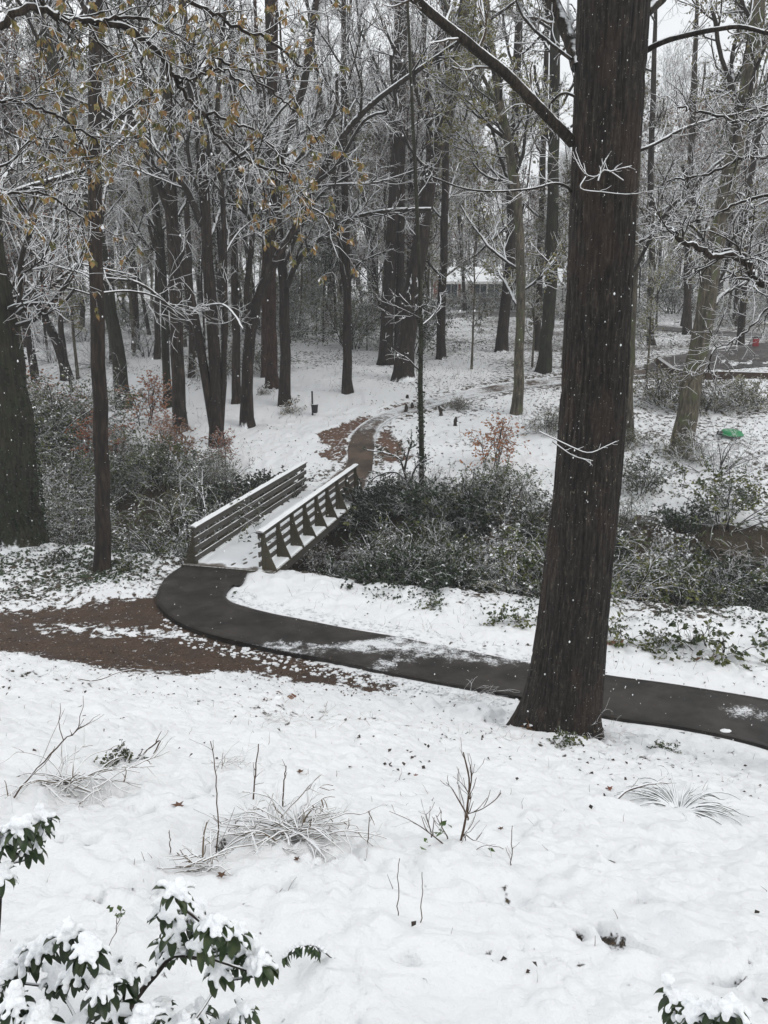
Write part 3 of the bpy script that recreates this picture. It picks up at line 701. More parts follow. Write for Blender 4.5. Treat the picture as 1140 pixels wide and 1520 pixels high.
make_tree('slender_tree', 'straight slim dark trunk standing alone on the near left bank', (153,845), [(150,700),(146,500),(142,300),(141,120),(142,0)], 22, 18, BK_DARK, n1=6, l1=2.2, flare=.25, zmin=7,
   limbs=[([(148,198),(165,185),(185,168),(210,148),(238,126)], 8, 6, -.5), ([(146,420),(120,405),(85,395),(50,380)], 4, 2, 1.5), ([(147,435),(190,432),(230,440),(262,462),(280,478)], 4, 2.5, 1.8)])
make_tree('tall_tree', 'tall straight brown trunk left of the triple-stemmed tree', (267,640), [(264,520),(258,380),(250,200),(247,80),(246,0)], 20, 16, BK_BROWN, n1=9, l1=4, zmin=9)
make_tree('triple_stemmed_tree', 'dark tree splitting at its foot into three stems behind the left bridge rail', (322,662), [(320,560),(313,440),(306,340),(298,220),(280,100),(270,0)], 20, 11, BK_DARK, n1=11, l1=4, zmin=7,
   stems=[([(318,640),(298,520),(282,440),(262,350),(236,270),(205,205),(180,130),(150,60),(120,0)], 14, 9), ([(328,640),(333,540),(334,420),(330,300),(322,180),(330,60),(335,0)], 9, 6)],
   limbs=[([(300,335),(285,300),(268,270),(240,235),(205,200),(170,175),(150,160)], 11, 7, -2), ([(238,272),(215,215),(180,190),(150,170),(120,150),(60,130)], 7, 4, -1), ([(300,455),(330,452),(350,470),(360,488)], 5, 3, -2), ([(262,470),(235,440),(200,418),(150,412),(100,395)], 6, 3, -2)])
make_tree('forked_tree', 'dark tree forking low into two rising stems just left of the bridge end', (367,633), [(367,540),(374,480),(388,430),(398,390),(404,310),(420,220),(450,130),(470,0)], 18, 10, BK_DARK, n1=11, l1=4, zmin=6,
   stems=[([(370,500),(366,430),(374,360),(372,290),(350,240)], 10, 6), ([(384,445),(410,385),(445,320),(470,270),(500,215),(540,165),(590,125),(640,90)], 13, 7)],
   limbs=[([(470,270),(500,245),(540,180),(575,165)], 6, 4, -2), ([(398,390),(405,340),(415,300),(440,240),(495,170),(500,110)], 9, 5, -1), ([(372,290),(355,260),(345,240)], 6, 4, -1)])
make_tree('ivy_red_tree', 'reddish-brown trunk wrapped in rusty vine, behind the forked tree', (403,576), [(402,500),(402,420),(402,330),(404,200),(405,60)], 18, 15, BK_RED, n1=8, l1=4, zmin=6, leaf=LF_RUST, lsize=.1, lper=1)
make_tree('leaning_limb_tree', 'dark trunk with a long arching snowy limb to the right, centre left', (423,602), [(423,520),(422,450),(418,380),(410,300),(405,200),(400,80)], 17, 10, BK_DARK, n1=9, l1=4, zmin=6,
   limbs=[([(427,425),(436,400),(452,372),(480,352),(510,330),(545,318),(585,312),(640,310)], 9, 6, -3), ([(420,400),(445,340),(475,290),(520,260)], 6, 4, -1)])
make_tree('slim_twin_tree', 'slim dark trunk rising beside the far side of the bridge clearing', (515,582), [(515,500),(516,430),(513,330),(511,220),(510,120),(510,0)], 14, 7, BK_DARK, n1=9, l1=3.4, zmin=6,
   stems=[([(514,440),(506,380),(500,300),(485,200),(470,100)], 7, 5)], limbs=[([(515,430),(530,395),(555,380),(585,370)], 4, 3, -1)])
make_tree('great_leaning_tree', 'broad dark trunk leaning right, standing on the slope beyond the path bend', (598,563), [(608,480),(618,400),(626,330),(638,260),(650,215),(665,170),(680,80),(690,0)], 27, 16, BK_DARK, n1=11, l1=5, zmin=8, flare=.45,
   stems=[([(640,270),(636,210),(634,140),(630,40)], 9, 7)], leaf=LF_RUST, lsize=.09, lper=1)
make_tree('upright_tree', 'straight dark trunk immediately left of the broad leaning one', (572,540), [(577,440),(583,330),(590,200),(592,100),(593,0)], 20, 15, BK_DARK, n1=9, l1=4, zmin=9,
   stems=[([(590,520),(594,400),(596,300),(597,180),(600,60)], 12, 9)], leaf=LF_RUST, lsize=.08, lper=1)
make_tree('ivy_sapling', 'thin ivy-wrapped pole of a tree rising beside the creek right of the bridge', (626,735), [(625,650),(624,560),(625,470),(622,380),(616,250),(610,120),(605,0)], 8, 4, BK_IVY, n1=7, l1=1.8, zmin=1.2, sides=8, flare=.1, trop=0,
   leaf=LF_DARK, lsize=.07, lper=1, n2=4, n3=3, n4=0)
mb = MB(); gS = ground(626, 735); P, Rd = trunk_line([(626,735),(625,650),(624,560),(625,440)], gS[1], 9, 8, 0, n=60, sink=0)
q = R.integers(0, 59, 1100); an = R.uniform(0, 6.283, 1100); leaves(mb, P[q] + R.uniform(-.05, .05, (1100, 3)) + (Rd[q] * 1.0)[:, None] * np.c_[np.cos(an), np.sin(an), 0 * an], .07, .45, .5); mb.build('ivy', LF_IVY, bpy.data.objects['ivy_sapling'], gS)
make_tree('slope_tree', 'dark trunk on the open slope, second right of the broad leaning one', (655,532), [(656,450),(659,380),(661,280),(662,160),(664,0)], 13, 9, BK_DARK, n1=15, l1=3.6, zmin=3.0, leaf=LF_OLIVE, lsize=.09, lper=2)
make_tree('leafy_slope_tree', 'moss-green trunk with olive leaves clinging round it left of the great oak', (768,612), [(770,540),(773,470),(773,380),(768,300),(757,220),(742,150),(730,80),(722,0)], 15, 9, BK_GREY, n1=16, l1=3, zmin=3.4, leaf=LF_OLIVE, lsize=.10, lper=4,
   stems=[([(773,340),(762,290),(755,240),(745,180),(725,130),(700,80)], 8, 5)], limbs=[([(768,300),(748,250),(730,190),(715,140)], 6, 4, 1)])
make_tree('dark_slope_tree', 'dark stout trunk leaning slightly on the slope behind the leafy tree', (744,522), [(750,450),(757,380),(760,280),(765,160),(770,40)], 17, 12, BK_DARK, n1=9, l1=4, zmin=7)
make_tree('mossy_tree', 'mossy green trunk nearly touching the left side of the great oak', (808,552), [(813,480),(818,400),(820,300),(822,180),(824,60)], 20, 15, BK_IVY, n1=9, l1=4, zmin=5, leaf=LF_OLIVE, lsize=.10, lper=3)
make_tree('slim_mossy_tree', 'slim dark trunk between the leafy tree and the mossy one', (797,520), [(800,440),(803,350),(806,240),(810,100)], 10, 8, BK_DARK, n1=8, l1=3.6, zmin=6)
make_tree('pale_trunk_tree', 'pale lichened trunk half hidden behind the right side of the great oak', (928,655), [(931,560),(935,460),(938,340),(942,220),(948,80),(950,0)], 21, 15, BK_GREY, n1=9, l1=3.6, zmin=6)
make_tree('leaning_grey_tree', 'pale mossy trunk leaning right across the far drive, with brush round its foot', (1012,672), [(1020,620),(1032,540),(1045,470),(1055,400),(1072,320),(1092,220),(1112,110),(1125,0)], 31, 22, BK_GREY, n1=10, l1=4, zmin=4.5,
   limbs=[([(1050,465),(1070,440),(1095,425),(1130,405)], 8, 5, 1), ([(1060,400),(1040,350),(1010,320),(990,300)], 6, 3, -1)], leaf=LF_OLIVE, lsize=.09, lper=3)
make_tree('right_slope_tree', 'dark trunk rising by the far drive near the right edge', (1098,512), [(1104,440),(1108,360),(1112,280),(1130,180)], 10, 8, BK_DARK, n1=8, l1=4, zmin=6)
make_tree('straight_right_tree', 'straight dark trunk beyond the drive, behind and left of the leaning pale tree', (966,512), [(966,440),(968,360),(966,260),(970,120)], 10, 8, BK_DARK, n1=8, l1=4, zmin=6)
make_tree('round_foot_tree', 'stout trunk by the far road just left of the leaning pale tree', (1020,496), [(1020,440),(1022,370),(1024,280),(1030,130)], 12, 9, BK_BROWN, n1=8, l1=4, zmin=6)
make_tree('mossy_leaning_tree', 'mossy trunk leaning left, behind the shrubs at left', (185,606), [(178,540),(168,480),(155,400),(140,330),(125,250),(100,160),(70,60),(50,0)], 21, 15, BK_IVY, n1=11, l1=4, zmin=5, leaf=LF_YELLOW, lsize=.08, lper=1,
   limbs=[([(140,330),(110,280),(80,230),(40,170)], 7, 4, -2)])
make_tree('bent_tree', 'dark trunk leaning hard left behind the left-hand shrubs', (100,562), [(92,530),(76,490),(62,460),(50,400),(38,300),(30,180)], 15, 9, BK_DARK, n1=9, l1=3.6, zmin=4, leaf=LF_RUST, lper=1)
make_tree('slim_dark_tree', 'slim dark trunk left of the tall brown one', (249,604), [(246,520),(243,430),(236,340),(225,250),(215,120)], 12, 8, BK_IVY, n1=9, l1=3.4, zmin=6)
make_tree('mid_dark_tree', 'narrow dark trunk seen between the triple stems and the forked tree', (351,598), [(350,520),(349,430),(346,330),(345,180),(344,40)], 13, 9, BK_BROWN, n1=9, l1=3.6, zmin=7)
make_tree('short_gap_tree', 'brown trunk behind the tall one, its foot hidden by young growth', (285,560), [(284,480),(281,390),(277,280),(276,150)], 9, 8, BK_BROWN, n1=9, l1=4, zmin=8)
make_tree('vine_tree', 'rust-coloured trunk right beside the vine-wrapped one', (392,560), [(392,480),(393,400),(394,300),(386,150)], 9, 8, BK_RED, n1=8, l1=4, zmin=7, leaf=LF_RUST, lsize=.09, lper=1)

# ---- trees that stand outside the frame and reach into it
def side_tree(name, label, base, limbs, leaf, lsize, r0, lper=3, nm=1.0, rt=.006, ll=.5, lw=.34, top=9):
    g = np.array([base[0], base[1], float(gz(*base))]); t = thing(name, label, 'tree', g)
    mb = MB(); tp = np.array([[g[0], g[1], g[2] - .4], g + [0, 0, 2], g + [.1 * np.sign(-g[0]), 0, 5.], g + [0, .2, top]]); P = spline(tp, 24); Rd = np.linspace(r0, r0 * .6, 24)
    tube(mb, P, Rd, 16, rough=flare_rough(g[2], .3, .05, 7)); mb.build('trunk', BK_DARK, t, g)
    tw = MB(); lm = MB()
    for lp, s0, s1, Ya, Yb in limbs:
        W = [at(x, y, Ya + (Yb - Ya) * i / (len(lp) - 1)) for i, (x, y) in enumerate(lp)]
        n = max(14, len(lp) * 5); P = spline(W, n); Rd = np.linspace(pxr(s0, *lp[0], Ya), pxr(s1, *lp[-1], Yb), n); P[1:] += R.normal(0, .012, (n - 1, 3))
        # carry the limb back to its trunk
        k = np.argmin(np.linalg.norm(tp - P[0], axis=1)); 
        if lp[0][0] < 0 or lp[0][0] > 1140:
            j = np.array([g[0], g[1], P[0][2] - .5]); P = np.vstack([spline([j, (j + P[0]) / 2 + [0, 0, .15], P[0]], 8)[:-1], P]); Rd = np.concatenate([np.linspace(Rd[0] * 1.4, Rd[0], 8)[:-1], Rd])
        lb = MB(); tube(lb, P, Rd, 9); lb.build('limb', LIMB_NEAR, t, g)
        L = np.linalg.norm(np.diff(P, axis=0), axis=1).sum()
        A, Ra = spawn(P[None], Rd[None], int(3 + L * 3.2 * nm), .2, 1, 50, 1, 7, .25, .0, .4, rt * 1.2, L=np.full((1, 1), ll * 1.7)); tube(lm, A, Ra, 5)
        C, Rc = spawn(A, Ra, 5, .1, 1, 45, .5, 5, .28, -.02, .7, rt * .8); tube(lm, C, Rc, 4)
        E, Re = spawn(C, Rc, 2, .2, 1, 50, .6, 3, .3, 0, .8, rt * .6); tube(tw, E, Re, 3)
        if leaf: leaves(tw, pts_on(E[::2], lper, .5), lsize, lw, 1.1, mi=1)
    tw.build('crown', [TW_FINE, leaf] if leaf else TW_FINE, t, g); lm.build('branches', TW_LIMB, t, g)
    return t
side_tree('overhanging_tree', 'near tree off the left edge, its snowy ochre-leaved limbs hanging over the top left', (-6.6, 8.6),
  [([(-60,60),(0,33),(35,14),(70,16),(95,27),(140,33),(190,42),(215,60),(240,84),(258,112),(275,130)], 13, 7, 8.6, 9.4),
   ([(140,33),(160,28),(190,25),(225,30),(258,48),(290,66),(330,90)], 6, 3, 8.9, 9.6),
   ([(190,42),(200,60),(210,88),(208,118)], 5, 3, 9.1, 8.7),
   ([(258,112),(285,118),(300,108),(318,102),(345,112),(372,135)], 5, 3, 9.3, 9.0),
   ([(258,112),(275,140),(300,165),(340,180),(380,195),(410,225),(430,255)], 6, 3, 9.3, 9.6),
   ([(300,165),(330,210),(360,232),(395,250),(430,262),(455,300),(490,330)], 5, 3, 9.4, 10),
   ([(330,90),(370,110),(410,140),(445,170),(470,210)], 4, 2, 9.5, 10),
   ([(-60,40),(30,-20),(120,-30),(220,-20),(300,10),(350,40),(400,60),(450,100)], 9, 4, 8.6, 10),
   ([(-60,170),(-10,150),(40,155),(90,175),(130,200),(160,225)], 6, 3, 9, 9.8),
   ([(-60,240),(0,250),(40,215),(80,205),(120,215),(150,222)], 5, 3, 9, 10.5),
   ([(-60,300),(0,290),(50,285),(90,300),(130,330)], 5, 3, 9, 10)], LF_YELLOW, .078, .28, lper=6, lw=.25, nm=.62)
side_tree('gnarled_limb_tree', 'near tree off the right edge with one bare gnarled limb thick with snow', (6.9, 11.2),
  [([(1190,440),(1140,424),(1118,412),(1112,396),(1090,380),(1052,380),(1035,366),(1012,358),(1002,345)], 12, 7, 11.2, 10.6),
   ([(1002,345),(990,332),(972,322)], 4, 2, 10.6, 10.9),
   ([(1190,440),(1140,410),(1118,385),(1080,372),(1050,378)], 7, 4, 11.2, 11),
   ([(1190,300),(1140,290),(1100,300),(1060,320),(1020,330)], 6, 3, 11.2, 11.5),
   ([(1190,150),(1140,172),(1090,178),(1040,165),(1010,160)], 6, 3, 11.2, 11),
   ([(1190,400),(1130,470),(1090,505),(1060,520),(1050,555)], 4, 2, 11.2, 11),
   ([(1190,200),(1140,230),(1100,235),(1050,260),(1020,262),(990,268)], 6, 3, 11.2, 12)], None, .06, .26, nm=1.1, ll=.36)

# ---- woods behind: a dozen kinds, every tree its own copy
def wood_variant(name, label, h, r0, bark, leaf=None, lsize=.09, n1=12, l1=4.2, evergreen=False, lean=.6, lper=1, zf=.35, group='woods'):
    t = thing(name, label, 'tree', (0, 0, 0), group); mb = MB()
    P = grow(np.array([[0, 0, -.4]]), np.array([[R.normal(0, .05), R.normal(0, .05), 1]]), np.array([h]), 14, .035, .05)[0]
    Rd = .70 * r0 * np.linspace(1, .25, 15) ** .8; tube(mb, P, Rd, 8, rough=flare_rough(0, .35, .05, int(h * 7)))
    Ps, Rs = [P], [Rd]
    if R.random() < .5:
        i = R.integers(4, 8); F2 = grow(P[i][None], np.array([[R.normal(0, .5), R.normal(0, .5), 1]]), np.array([h * .5]), 9, .06, .12)[0]; r2 = np.linspace(Rd[i] * .7, Rd[i] * .2, 10)
        tube(mb, F2, r2, 7); Ps.append(F2); Rs.append(r2)
    mb.build('trunk', bark, t)
    lm, tw = MB(), MB()
    if evergreen:
        A, Ra = spawn(P[None], Rd[None], 34, zf, 1, 75, 1, 6, .12, .02, .35, .02, L=np.full((1, 1), l1)); tube(lm, A, Ra, 3)
        C, Rc = spawn(A, Ra, 9, .15, 1, 55, .42, 4, .2, 0, .6, .012); tube(tw, C, Rc, 3)
        leaves(tw, pts_on(C, 14, .1), lsize, .3, .4, mi=1)
    else:
        p3, p4 = crown_levels(lm, tw, Ps, Rs, n1, l1, n2=6, n3=6, n4=4, zmin=h * zf, t0=.2, r3=.014, r4=.012, ang=48)
        if leaf:
            for E in p4: leaves(tw, pts_on(E, lper), lsize, mi=1, droop=.5)
    tw.build('crown', [TW_FINE, leaf] if leaf else [TW_FINE], t); lm.build('branches', TW_LIMB, t)
    return t
VAR = [wood_variant('bare_tree', 'tall bare snow-laden tree in the woods behind', 20, .24, BK_DARK),
       wood_variant('bare_tree', 'x', 17, .17, BK_BROWN, l1=3.6),
       wood_variant('bare_tree', 'x', 22, .30, BK_BROWN, l1=5),
       wood_variant('bare_tree', 'x', 14, .11, BK_DARK, l1=2.8, n1=10),
       wood_variant('rusty_leaved_tree', 'x', 15, .15, BK_DARK, LF_RUST, .12, l1=3.4, zf=.2, lper=2),
       wood_variant('olive_leaved_tree', 'x', 13, .14, BK_GREY, LF_OLIVE, .12, l1=3.2, zf=.15, lper=3),
       wood_variant('pine_tree', 'x', 22, .26, BK_BROWN, LF_PINE, .22, evergreen=True, l1=2.6, zf=.55),
       wood_variant('hemlock_tree', 'x', 9, .10, BK_DARK, LF_PINE, .14, evergreen=True, l1=1.9, zf=.08)]
LBL = [('bare tall tree with snow-lined branches deep in the woods behind the creek', 'bare trees in the woods'),
       ('bare middling brown-barked tree with snow-lined twigs deep in the woods', 'bare brown-barked trees in the woods'),
       ('bare thick-trunked tree with wide snowy crown deep in the woods', 'thick bare trees in the woods'),
       ('bare slender young tree white with snow deep in the woods', 'slender bare trees in the woods'),
       ('tree still holding rust-brown leaves under snow deep in the woods', 'rusty-leaved trees in the woods'),
       ('tree still holding olive leaves under snow deep in the woods', 'olive-leaved trees in the woods'),
       ('tall pine with dark snowy needles high above the woods', 'pines in the woods'),
       ('low dark conifer dusted with snow under the taller woods', 'low conifers in the woods')]
first = [True] * 8
spots = []
def wood_spots():
    P2 = np.vstack([POLY2, POLY1]); n = 0; tries = 0
    bh = [(ground(700, 560)[0], 42)]
    while n < 195 and tries < 20000:
        tries += 1
        y = 44 + 82 * R.random() ** 1.25; x = R.uniform(-.50, .50) * (y + 3)
        if x > -14 and y < 49 + max(0, x + 14) * .12: continue
        c = x / (y * .968)                               # keep the long view past the houses half open
        if .06 < c < .235 and y < 100 and R.random() < (.93 if y < 75 else .8): continue
        if c > .30 and y < 56: continue
        if float(sdist(np.array([x]), np.array([y]), P2)[0]) < 1.2: continue
        if any((x - a) ** 2 + (y - b) ** 2 < 2.0 for a, b in spots): continue
        spots.append((x, y)); n += 1
wood_spots()
PROB = [.12, .11, .07, .15, .14, .21, .09, .11]
for x, y in spots:
    k = int(R.choice(8, p=PROB)); s = R.uniform(.8, 1.2)
    loc = (x, y, float(gz(x, y)))
    if first[k]:
        VAR[k].location = loc; VAR[k]['label'] = LBL[k][0]; VAR[k]['group'] = LBL[k][1]; first[k] = False; VAR[k].rotation_euler = (0, 0, R.uniform(0, 6.28)); continue
    dup(VAR[k], loc, R.uniform(0, 6.28), LBL[k][0], LBL[k][1], s, (R.normal(0, .03), R.normal(0, .03)))
# the far wood that closes the view
def far_wood():
    mb = MB(); n = 480
    y = R.uniform(128, 215, n); x = R.uniform(-.62, .62, n) * y; z = gz(x, y)
    h = R.uniform(11, 19, n); S = np.c_[x, y, z - .4]
    P = grow(S, np.c_[R.normal(0, .06, n), R.normal(0, .06, n), np.ones(n)], h, 6, .04, .05)
    Rd = R.uniform(.10, .26, n)[:, None] * np.linspace(1, .3, 7)[None]; tube(mb, P, Rd, 5)
    A, Ra = spawn(P, Rd, 14, .15, 1, 48, .22, 4, .2, .1, .5, .035); tube(mb, A, Ra, 3)
    B, Rb = spawn(A, Ra, 6, .1, 1, 45, .5, 2, .25, .05, .6, .03); tube(mb, B, Rb, 3, 1)
    q = R.random(len(B)) < .30; leaves(mb, pts_on(B[q], 2), .5, .4, .4, mi=2)
    o = mb.build('distant_woods', [BK_DARK, TW_FINE, LF_OLIVE], kind='stuff'); tag(o, 'dense grey snow-laden woods closing the view far behind', 'woods')
far_wood()
# ------------------------------------------------------------------ shrubs
def shrub_variant(name, label, w, h, nstem, leaf, lsize, nleaf=6, wid=.32, droop=.3, arch=.0, spread=45, n2=7, n3=5, group=None, cat='shrub', clump=1, bark=None, snowtwig=True, l2=.45):
    t = thing(name, label, cat, (0, 0, 0), group)
    st, tw = MB(), MB()
    a = R.uniform(0, 6.283, nstem); sp = np.radians(R.uniform(3, spread, nstem))
    D = np.c_[np.cos(a) * np.sin(sp), np.sin(a) * np.sin(sp), np.cos(sp)]
    S = np.c_[np.cos(a) * .12 * w, np.sin(a) * .12 * w, np.full(nstem, -.15)]
    L = h * R.uniform(.7, 1.15, nstem)
    P = grow(S, D, L, 8, .13, -arch); Rd = (.012 + .006 * h) * np.linspace(1, .35, 9)[None] * np.ones((nstem, 1)); tube(st, P, Rd, 5)
    B, Rb = spawn(P, Rd, n2, .2, 1, 48, l2, 5, .2, -arch * .8, .6, .006); tube(st, B, Rb, 3)
    C, Rc = spawn(B, Rb, n3, .1, 1, 45, .45, 3, .22, -arch, .7, .005); tube(tw if snowtwig else st, C, Rc, 3)
    st.build('stems', TW_LIMB if bark is None else bark, t)
    if leaf and nleaf:
        Pt = pts_on(C, nleaf, .15); Dv = np.repeat(nrm(C[:, -1] - C[:, 0]), nleaf, 0)
        leaves(tw, Pt, lsize, wid, droop, mi=1, D=Dv)
    if tw.n: tw.build('foliage' if leaf else 'twigs', [TW_LIMB, leaf] if leaf else [TW_FINE], t)
    return t
def put(v, x, y, s=1., lab=None, grp=None, cache={}):
    loc = (x, y, float(gz(x, y)) - .03)
    if v.name not in cache:
        cache[v.name] = 1; v.location = loc; v.scale = s if isinstance(s, tuple) else (s, s, s)
        if lab: v['label'] = lab
        if grp: v['group'] = grp
        v.rotation_euler = (0, 0, R.uniform(0, 6.28)); return v
    return dup(v, loc, R.uniform(0, 6.28), lab, grp, s, (R.normal(0, .05), R.normal(0, .05)))
S_LAUREL = shrub_variant('laurel_shrub', 'x', 2.4, 2.1, 16, LF_EVER, .10, 7, .30, .25, .03)
S_PRIVET = shrub_variant('privet_shrub', 'x', 2.2, 2.0, 20, LF_EVER, .055, 9, .36, .15, .02)
S_DARK = shrub_variant('ivy_thicket', 'x', 2.4, 1.3, 26, LF_DARK, .085, 9, .42, .3, .06, 75)
S_TALL = shrub_variant('tall_evergreen_shrub', 'x', 3, 4.0, 15, LF_TALL, .11, 7, .26, .5, .05, 40, n2=9, n3=6)
S_ARCH = shrub_variant('arching_shrub', 'x', 2.6, 2.4, 18, LF_OLIVE, .08, 5, .26, .5, .16, 55)
S_BRUSH = shrub_variant('bare_brush', 'x', 2, 1.7, 22, None, 0, 0, arch=.10, spread=60)
S_BEECH = shrub_variant('beech_sapling', 'x', 1.6, 2.3, 5, LF_ORANGE, .09, 8, .36, .35, .02, 35, n2=10, n3=4)
S_GREY = shrub_variant('azalea_shrub', 'x', 1.8, 1.1, 26, LF_OLIVE, .05, 6, .4, .1, .02, 65)
S_LOW = shrub_variant('low_evergreen', 'x', 1.0, .55, 16, LF_EVER, .075, 6, .32, .4, .08, 70, n2=5, n3=3)
GC = 'dark shrubs crowding the creek right of the bridge'
def band(variants, probs, n, xr, side, jit, smin, smax, label, group, cond=None):
    c = 0; tr = 0
    while c < n and tr < 3000:
        tr += 1
        x = R.uniform(*xr); y = float((y_near if side == 'n' else y_far)(x)) + R.uniform(*jit)
        w = (y - DECK0[1]) / (DECK1[1] - DECK0[1]); bxm = DECK0[0] + (DECK1[0] - DECK0[0]) * w
        if -.8 < w < 1.05 and abs(x - bxm) < 2.2: continue
        if cond and not cond(x, y): continue
        v = variants[int(R.choice(len(variants), p=probs))]; s = R.uniform(smin, smax)
        kind = {'laurel_shrub': 'broad-leaved', 'privet_shrub': 'small-leaved', 'ivy_thicket': 'low dark ivy-like', 'arching_shrub': 'arching olive', 'bare_brush': 'leafless twiggy', 'azalea_shrub': 'dense grey-green', 'tall_evergreen_shrub': 'tall drooping', 'low_evergreen': 'knee-high'}[v.name.split('.')[0]]
        put(v, x, y, s, kind + ' ' + label, kind + ' ' + group); c += 1
band([S_LAUREL, S_PRIVET, S_DARK, S_ARCH], [.25, .25, .4, .1], 20, (-.9, 14), 'n', (.7, 2.6), .4, 1.15, 'shrub on the near creek bank right of the bridge', GC)
band([S_DARK, S_LAUREL, S_PRIVET], [.5, .25, .25], 26, (.3, 15), 'n', (2.4, 5.5), .75, 1.3, 'shrub down in the creek bed right of the bridge', 'creek bed shrubs', lambda x, y: not (x > 5.0 and y < 26 and R.random() < .7))
band([S_DARK, S_LAUREL, S_PRIVET, S_BRUSH], [.45, .27, .23, .05], 15, (.6, 15), 'f', (-2.8, -.3), .5, .9, 'shrub on the far creek bank right of the bridge', 'far bank shrubs right')
band([S_TALL, S_LAUREL, S_PRIVET, S_DARK], [.3, .25, .3, .15], 22, (-16, -5.6), 'n', (1.0, 4.5), .6, .95, 'shrub in the creek thicket left of the bridge', 'creek thicket left of the bridge')
band([S_PRIVET, S_GREY, S_LAUREL], [.45, .35, .2], 15, (-11.5, -4.6), 'f', (-1.6, .8), .6, .9, 'shrub on the far bank behind the left bridge rail', 'far bank shrubs behind the left rail')
band([S_TALL, S_ARCH, S_LAUREL], [.55, .25, .2], 13, (-19, -11.5), 'f', (-3.0, 1.5), .85, 1.15, 'shrub on the far bank at the left', 'far bank shrubs at the left')
def putp(v, px, py, s, lab, grp=None): g = ground(px, py); return put(v, g[0], g[1], s, lab, grp)
putp(S_BEECH, 215, 632, 1.1, 'orange-leaved beech sapling among snowy shrubs between the mossy leaning trunk and the tall brown one')
for px, py, s, lab in ((120, 660, 1.1, 'orange-leaved beech sapling behind the slim near-bank trunk'), (240, 672, .8, 'small orange-leaved sapling low in the left thicket'),
                       (728, 700, .95, 'copper-leaved sapling alone on the snow left of the great oak')): putp(S_BEECH, px, py, s, lab)
S_YEL = shrub_variant('yellow_green_shrub', 'small yellow-green shrub at the foot of the trunk near the post bin', .8, .8, 14, LF_YELLOW, .08, 5, .35, .5, .12, 55, n2=5, n3=3)
putp(S_YEL, 432, 612, .9, None); putp(S_YEL, 392, 585, .7, 'small yellow-green shrub between two trunks left of the post bin')
for px, py, s, lab in ((990, 600, 1.5, 'grey-green snowy shrub left of the leaning pale trunk, below the drive'), (1050, 610, 1.3, 'wide grey snowy shrub right of the leaning pale trunk'),
                       (1105, 600, 1.2, 'dense snowy shrub below the timber kerb near the right edge'), (815, 640, .9, 'small snowy shrub just left of the great oak trunk on the far slope'),
                       (930, 665, .8, 'low snowy growth round the foot of the pale hidden trunk'), (1012, 682, .8, 'low snowy growth round the foot of the leaning pale trunk'),
                       (678, 606, .5, 'tiny frosted bush beside the far path')): putp(S_GREY, px, py, s, lab)
for px, py, s, lab in ((1075, 780, 1.0, 'large dark broad-leaved shrub on the far bank near the right edge'), (950, 730, .7, 'dark shrub right behind the great oak on the far bank'), (740, 745, .75, 'dark broad-leaved shrub on the far bank left of the great oak'), (600, 735, .5, 'small dark shrub at the far end of the right bridge rail')):
    putp(S_LAUREL, px, py, s, lab)
for px, py, s, lab in ((560, 850, .9, 'leafless white-twigged bush reaching out over the creek beside the right rail'), (1090, 900, 1.1, 'leafless arching bush white with snow on the near bank at the right edge'), (1000, 880, .9, 'leafless arching bush on the near bank right of the great oak'),
                       (690, 860, .8, 'leafless snowy bush on the near bank left of the great oak'), (640, 735, .7, 'thin leafless bush round the ivy pole on the far bank'), (880, 720, .8, 'thin leafless bush left edge of the far bank seen past the oak'), (1060, 700, 1.0, 'wispy leafless bush on the far slope below the green lid')): putp(S_BRUSH, px, py, s, lab)
for px, py, s, lab in ((650, 905, .75, 'low snowy evergreen on the bank left of the path oak'), (755, 925, 1.05, 'low snowy evergreen bush against the left of the oak trunk above the path'), (915, 950, 1.1, 'low snowy evergreen bush just right of the oak trunk above the path'),
                       (985, 965, 1.0, 'left one of two low snowy evergreens above the path at right'), (1062, 972, 1.6, 'big low snowy evergreen with rusty dead leaves above the path near the right edge'), (1135, 960, 1.0, 'low snowy evergreen cut by the right edge above the path'),
                       (300, 770, .9, 'low evergreen hugging the near end of the left bridge rail'), (200, 845, 1.0, 'low evergreen on the snowy bank right of the slim trunk'), (90, 835, .9, 'low evergreen on the snowy bank between ivy trunk and slim trunk'), (250, 822, .8, 'low evergreen at the edge of the bank near the bridge'),
                       (832, 1108, .62, 'small green plant sprouting through snow at the foot of the great oak'), (180, 1130, .34, 'snow-flattened dark plant on the slope at left'), (985, 1118, .45, 'snow-flattened dark tuft on the slope right of the oak')): putp(S_LOW, px, py, s, lab)
S_OCH = shrub_variant('ochre_leaved_shrub', 'ochre-tinged leafy shrub with snowy tips in the creek bed left of the great oak', 1.8, 1.7, 14, LF_YELLOW, .09, 6, .3, .4, .1, 50)
putp(S_OCH, 742, 838, 1.25, None); putp(S_OCH, 880, 800, .9, 'ochre-tinged leafy shrub just right of the great oak over the creek'); putp(S_OCH, 985, 845, .9, 'ochre-tinged leafy shrub over the creek toward the right edge'); putp(S_OCH, 480, 850, .75, 'ochre-tinged leafy shrub under the near end of the right bridge rail')
for px, py, s, lab in ((580, 752, .8, 'dark ivy mound on the far bank under the holly'), (548, 775, .9, 'dark ivy mound below the right side of the bridge deck'), (640, 765, 1.0, 'dark ivy mound on the far bank below the ivy pole'), (700, 770, 1.0, 'dark ivy mound on the far bank left of the oak'),
                       (400, 742, .9, 'dark ivy mound on the far bank behind the left bridge rail'), (350, 770, 1.0, 'dark ivy mound in the creek bed behind the left bridge rail'), (310, 790, .8, 'dark ivy mound by the near end of the left bridge rail')): putp(S_DARK, px, py, s, lab)
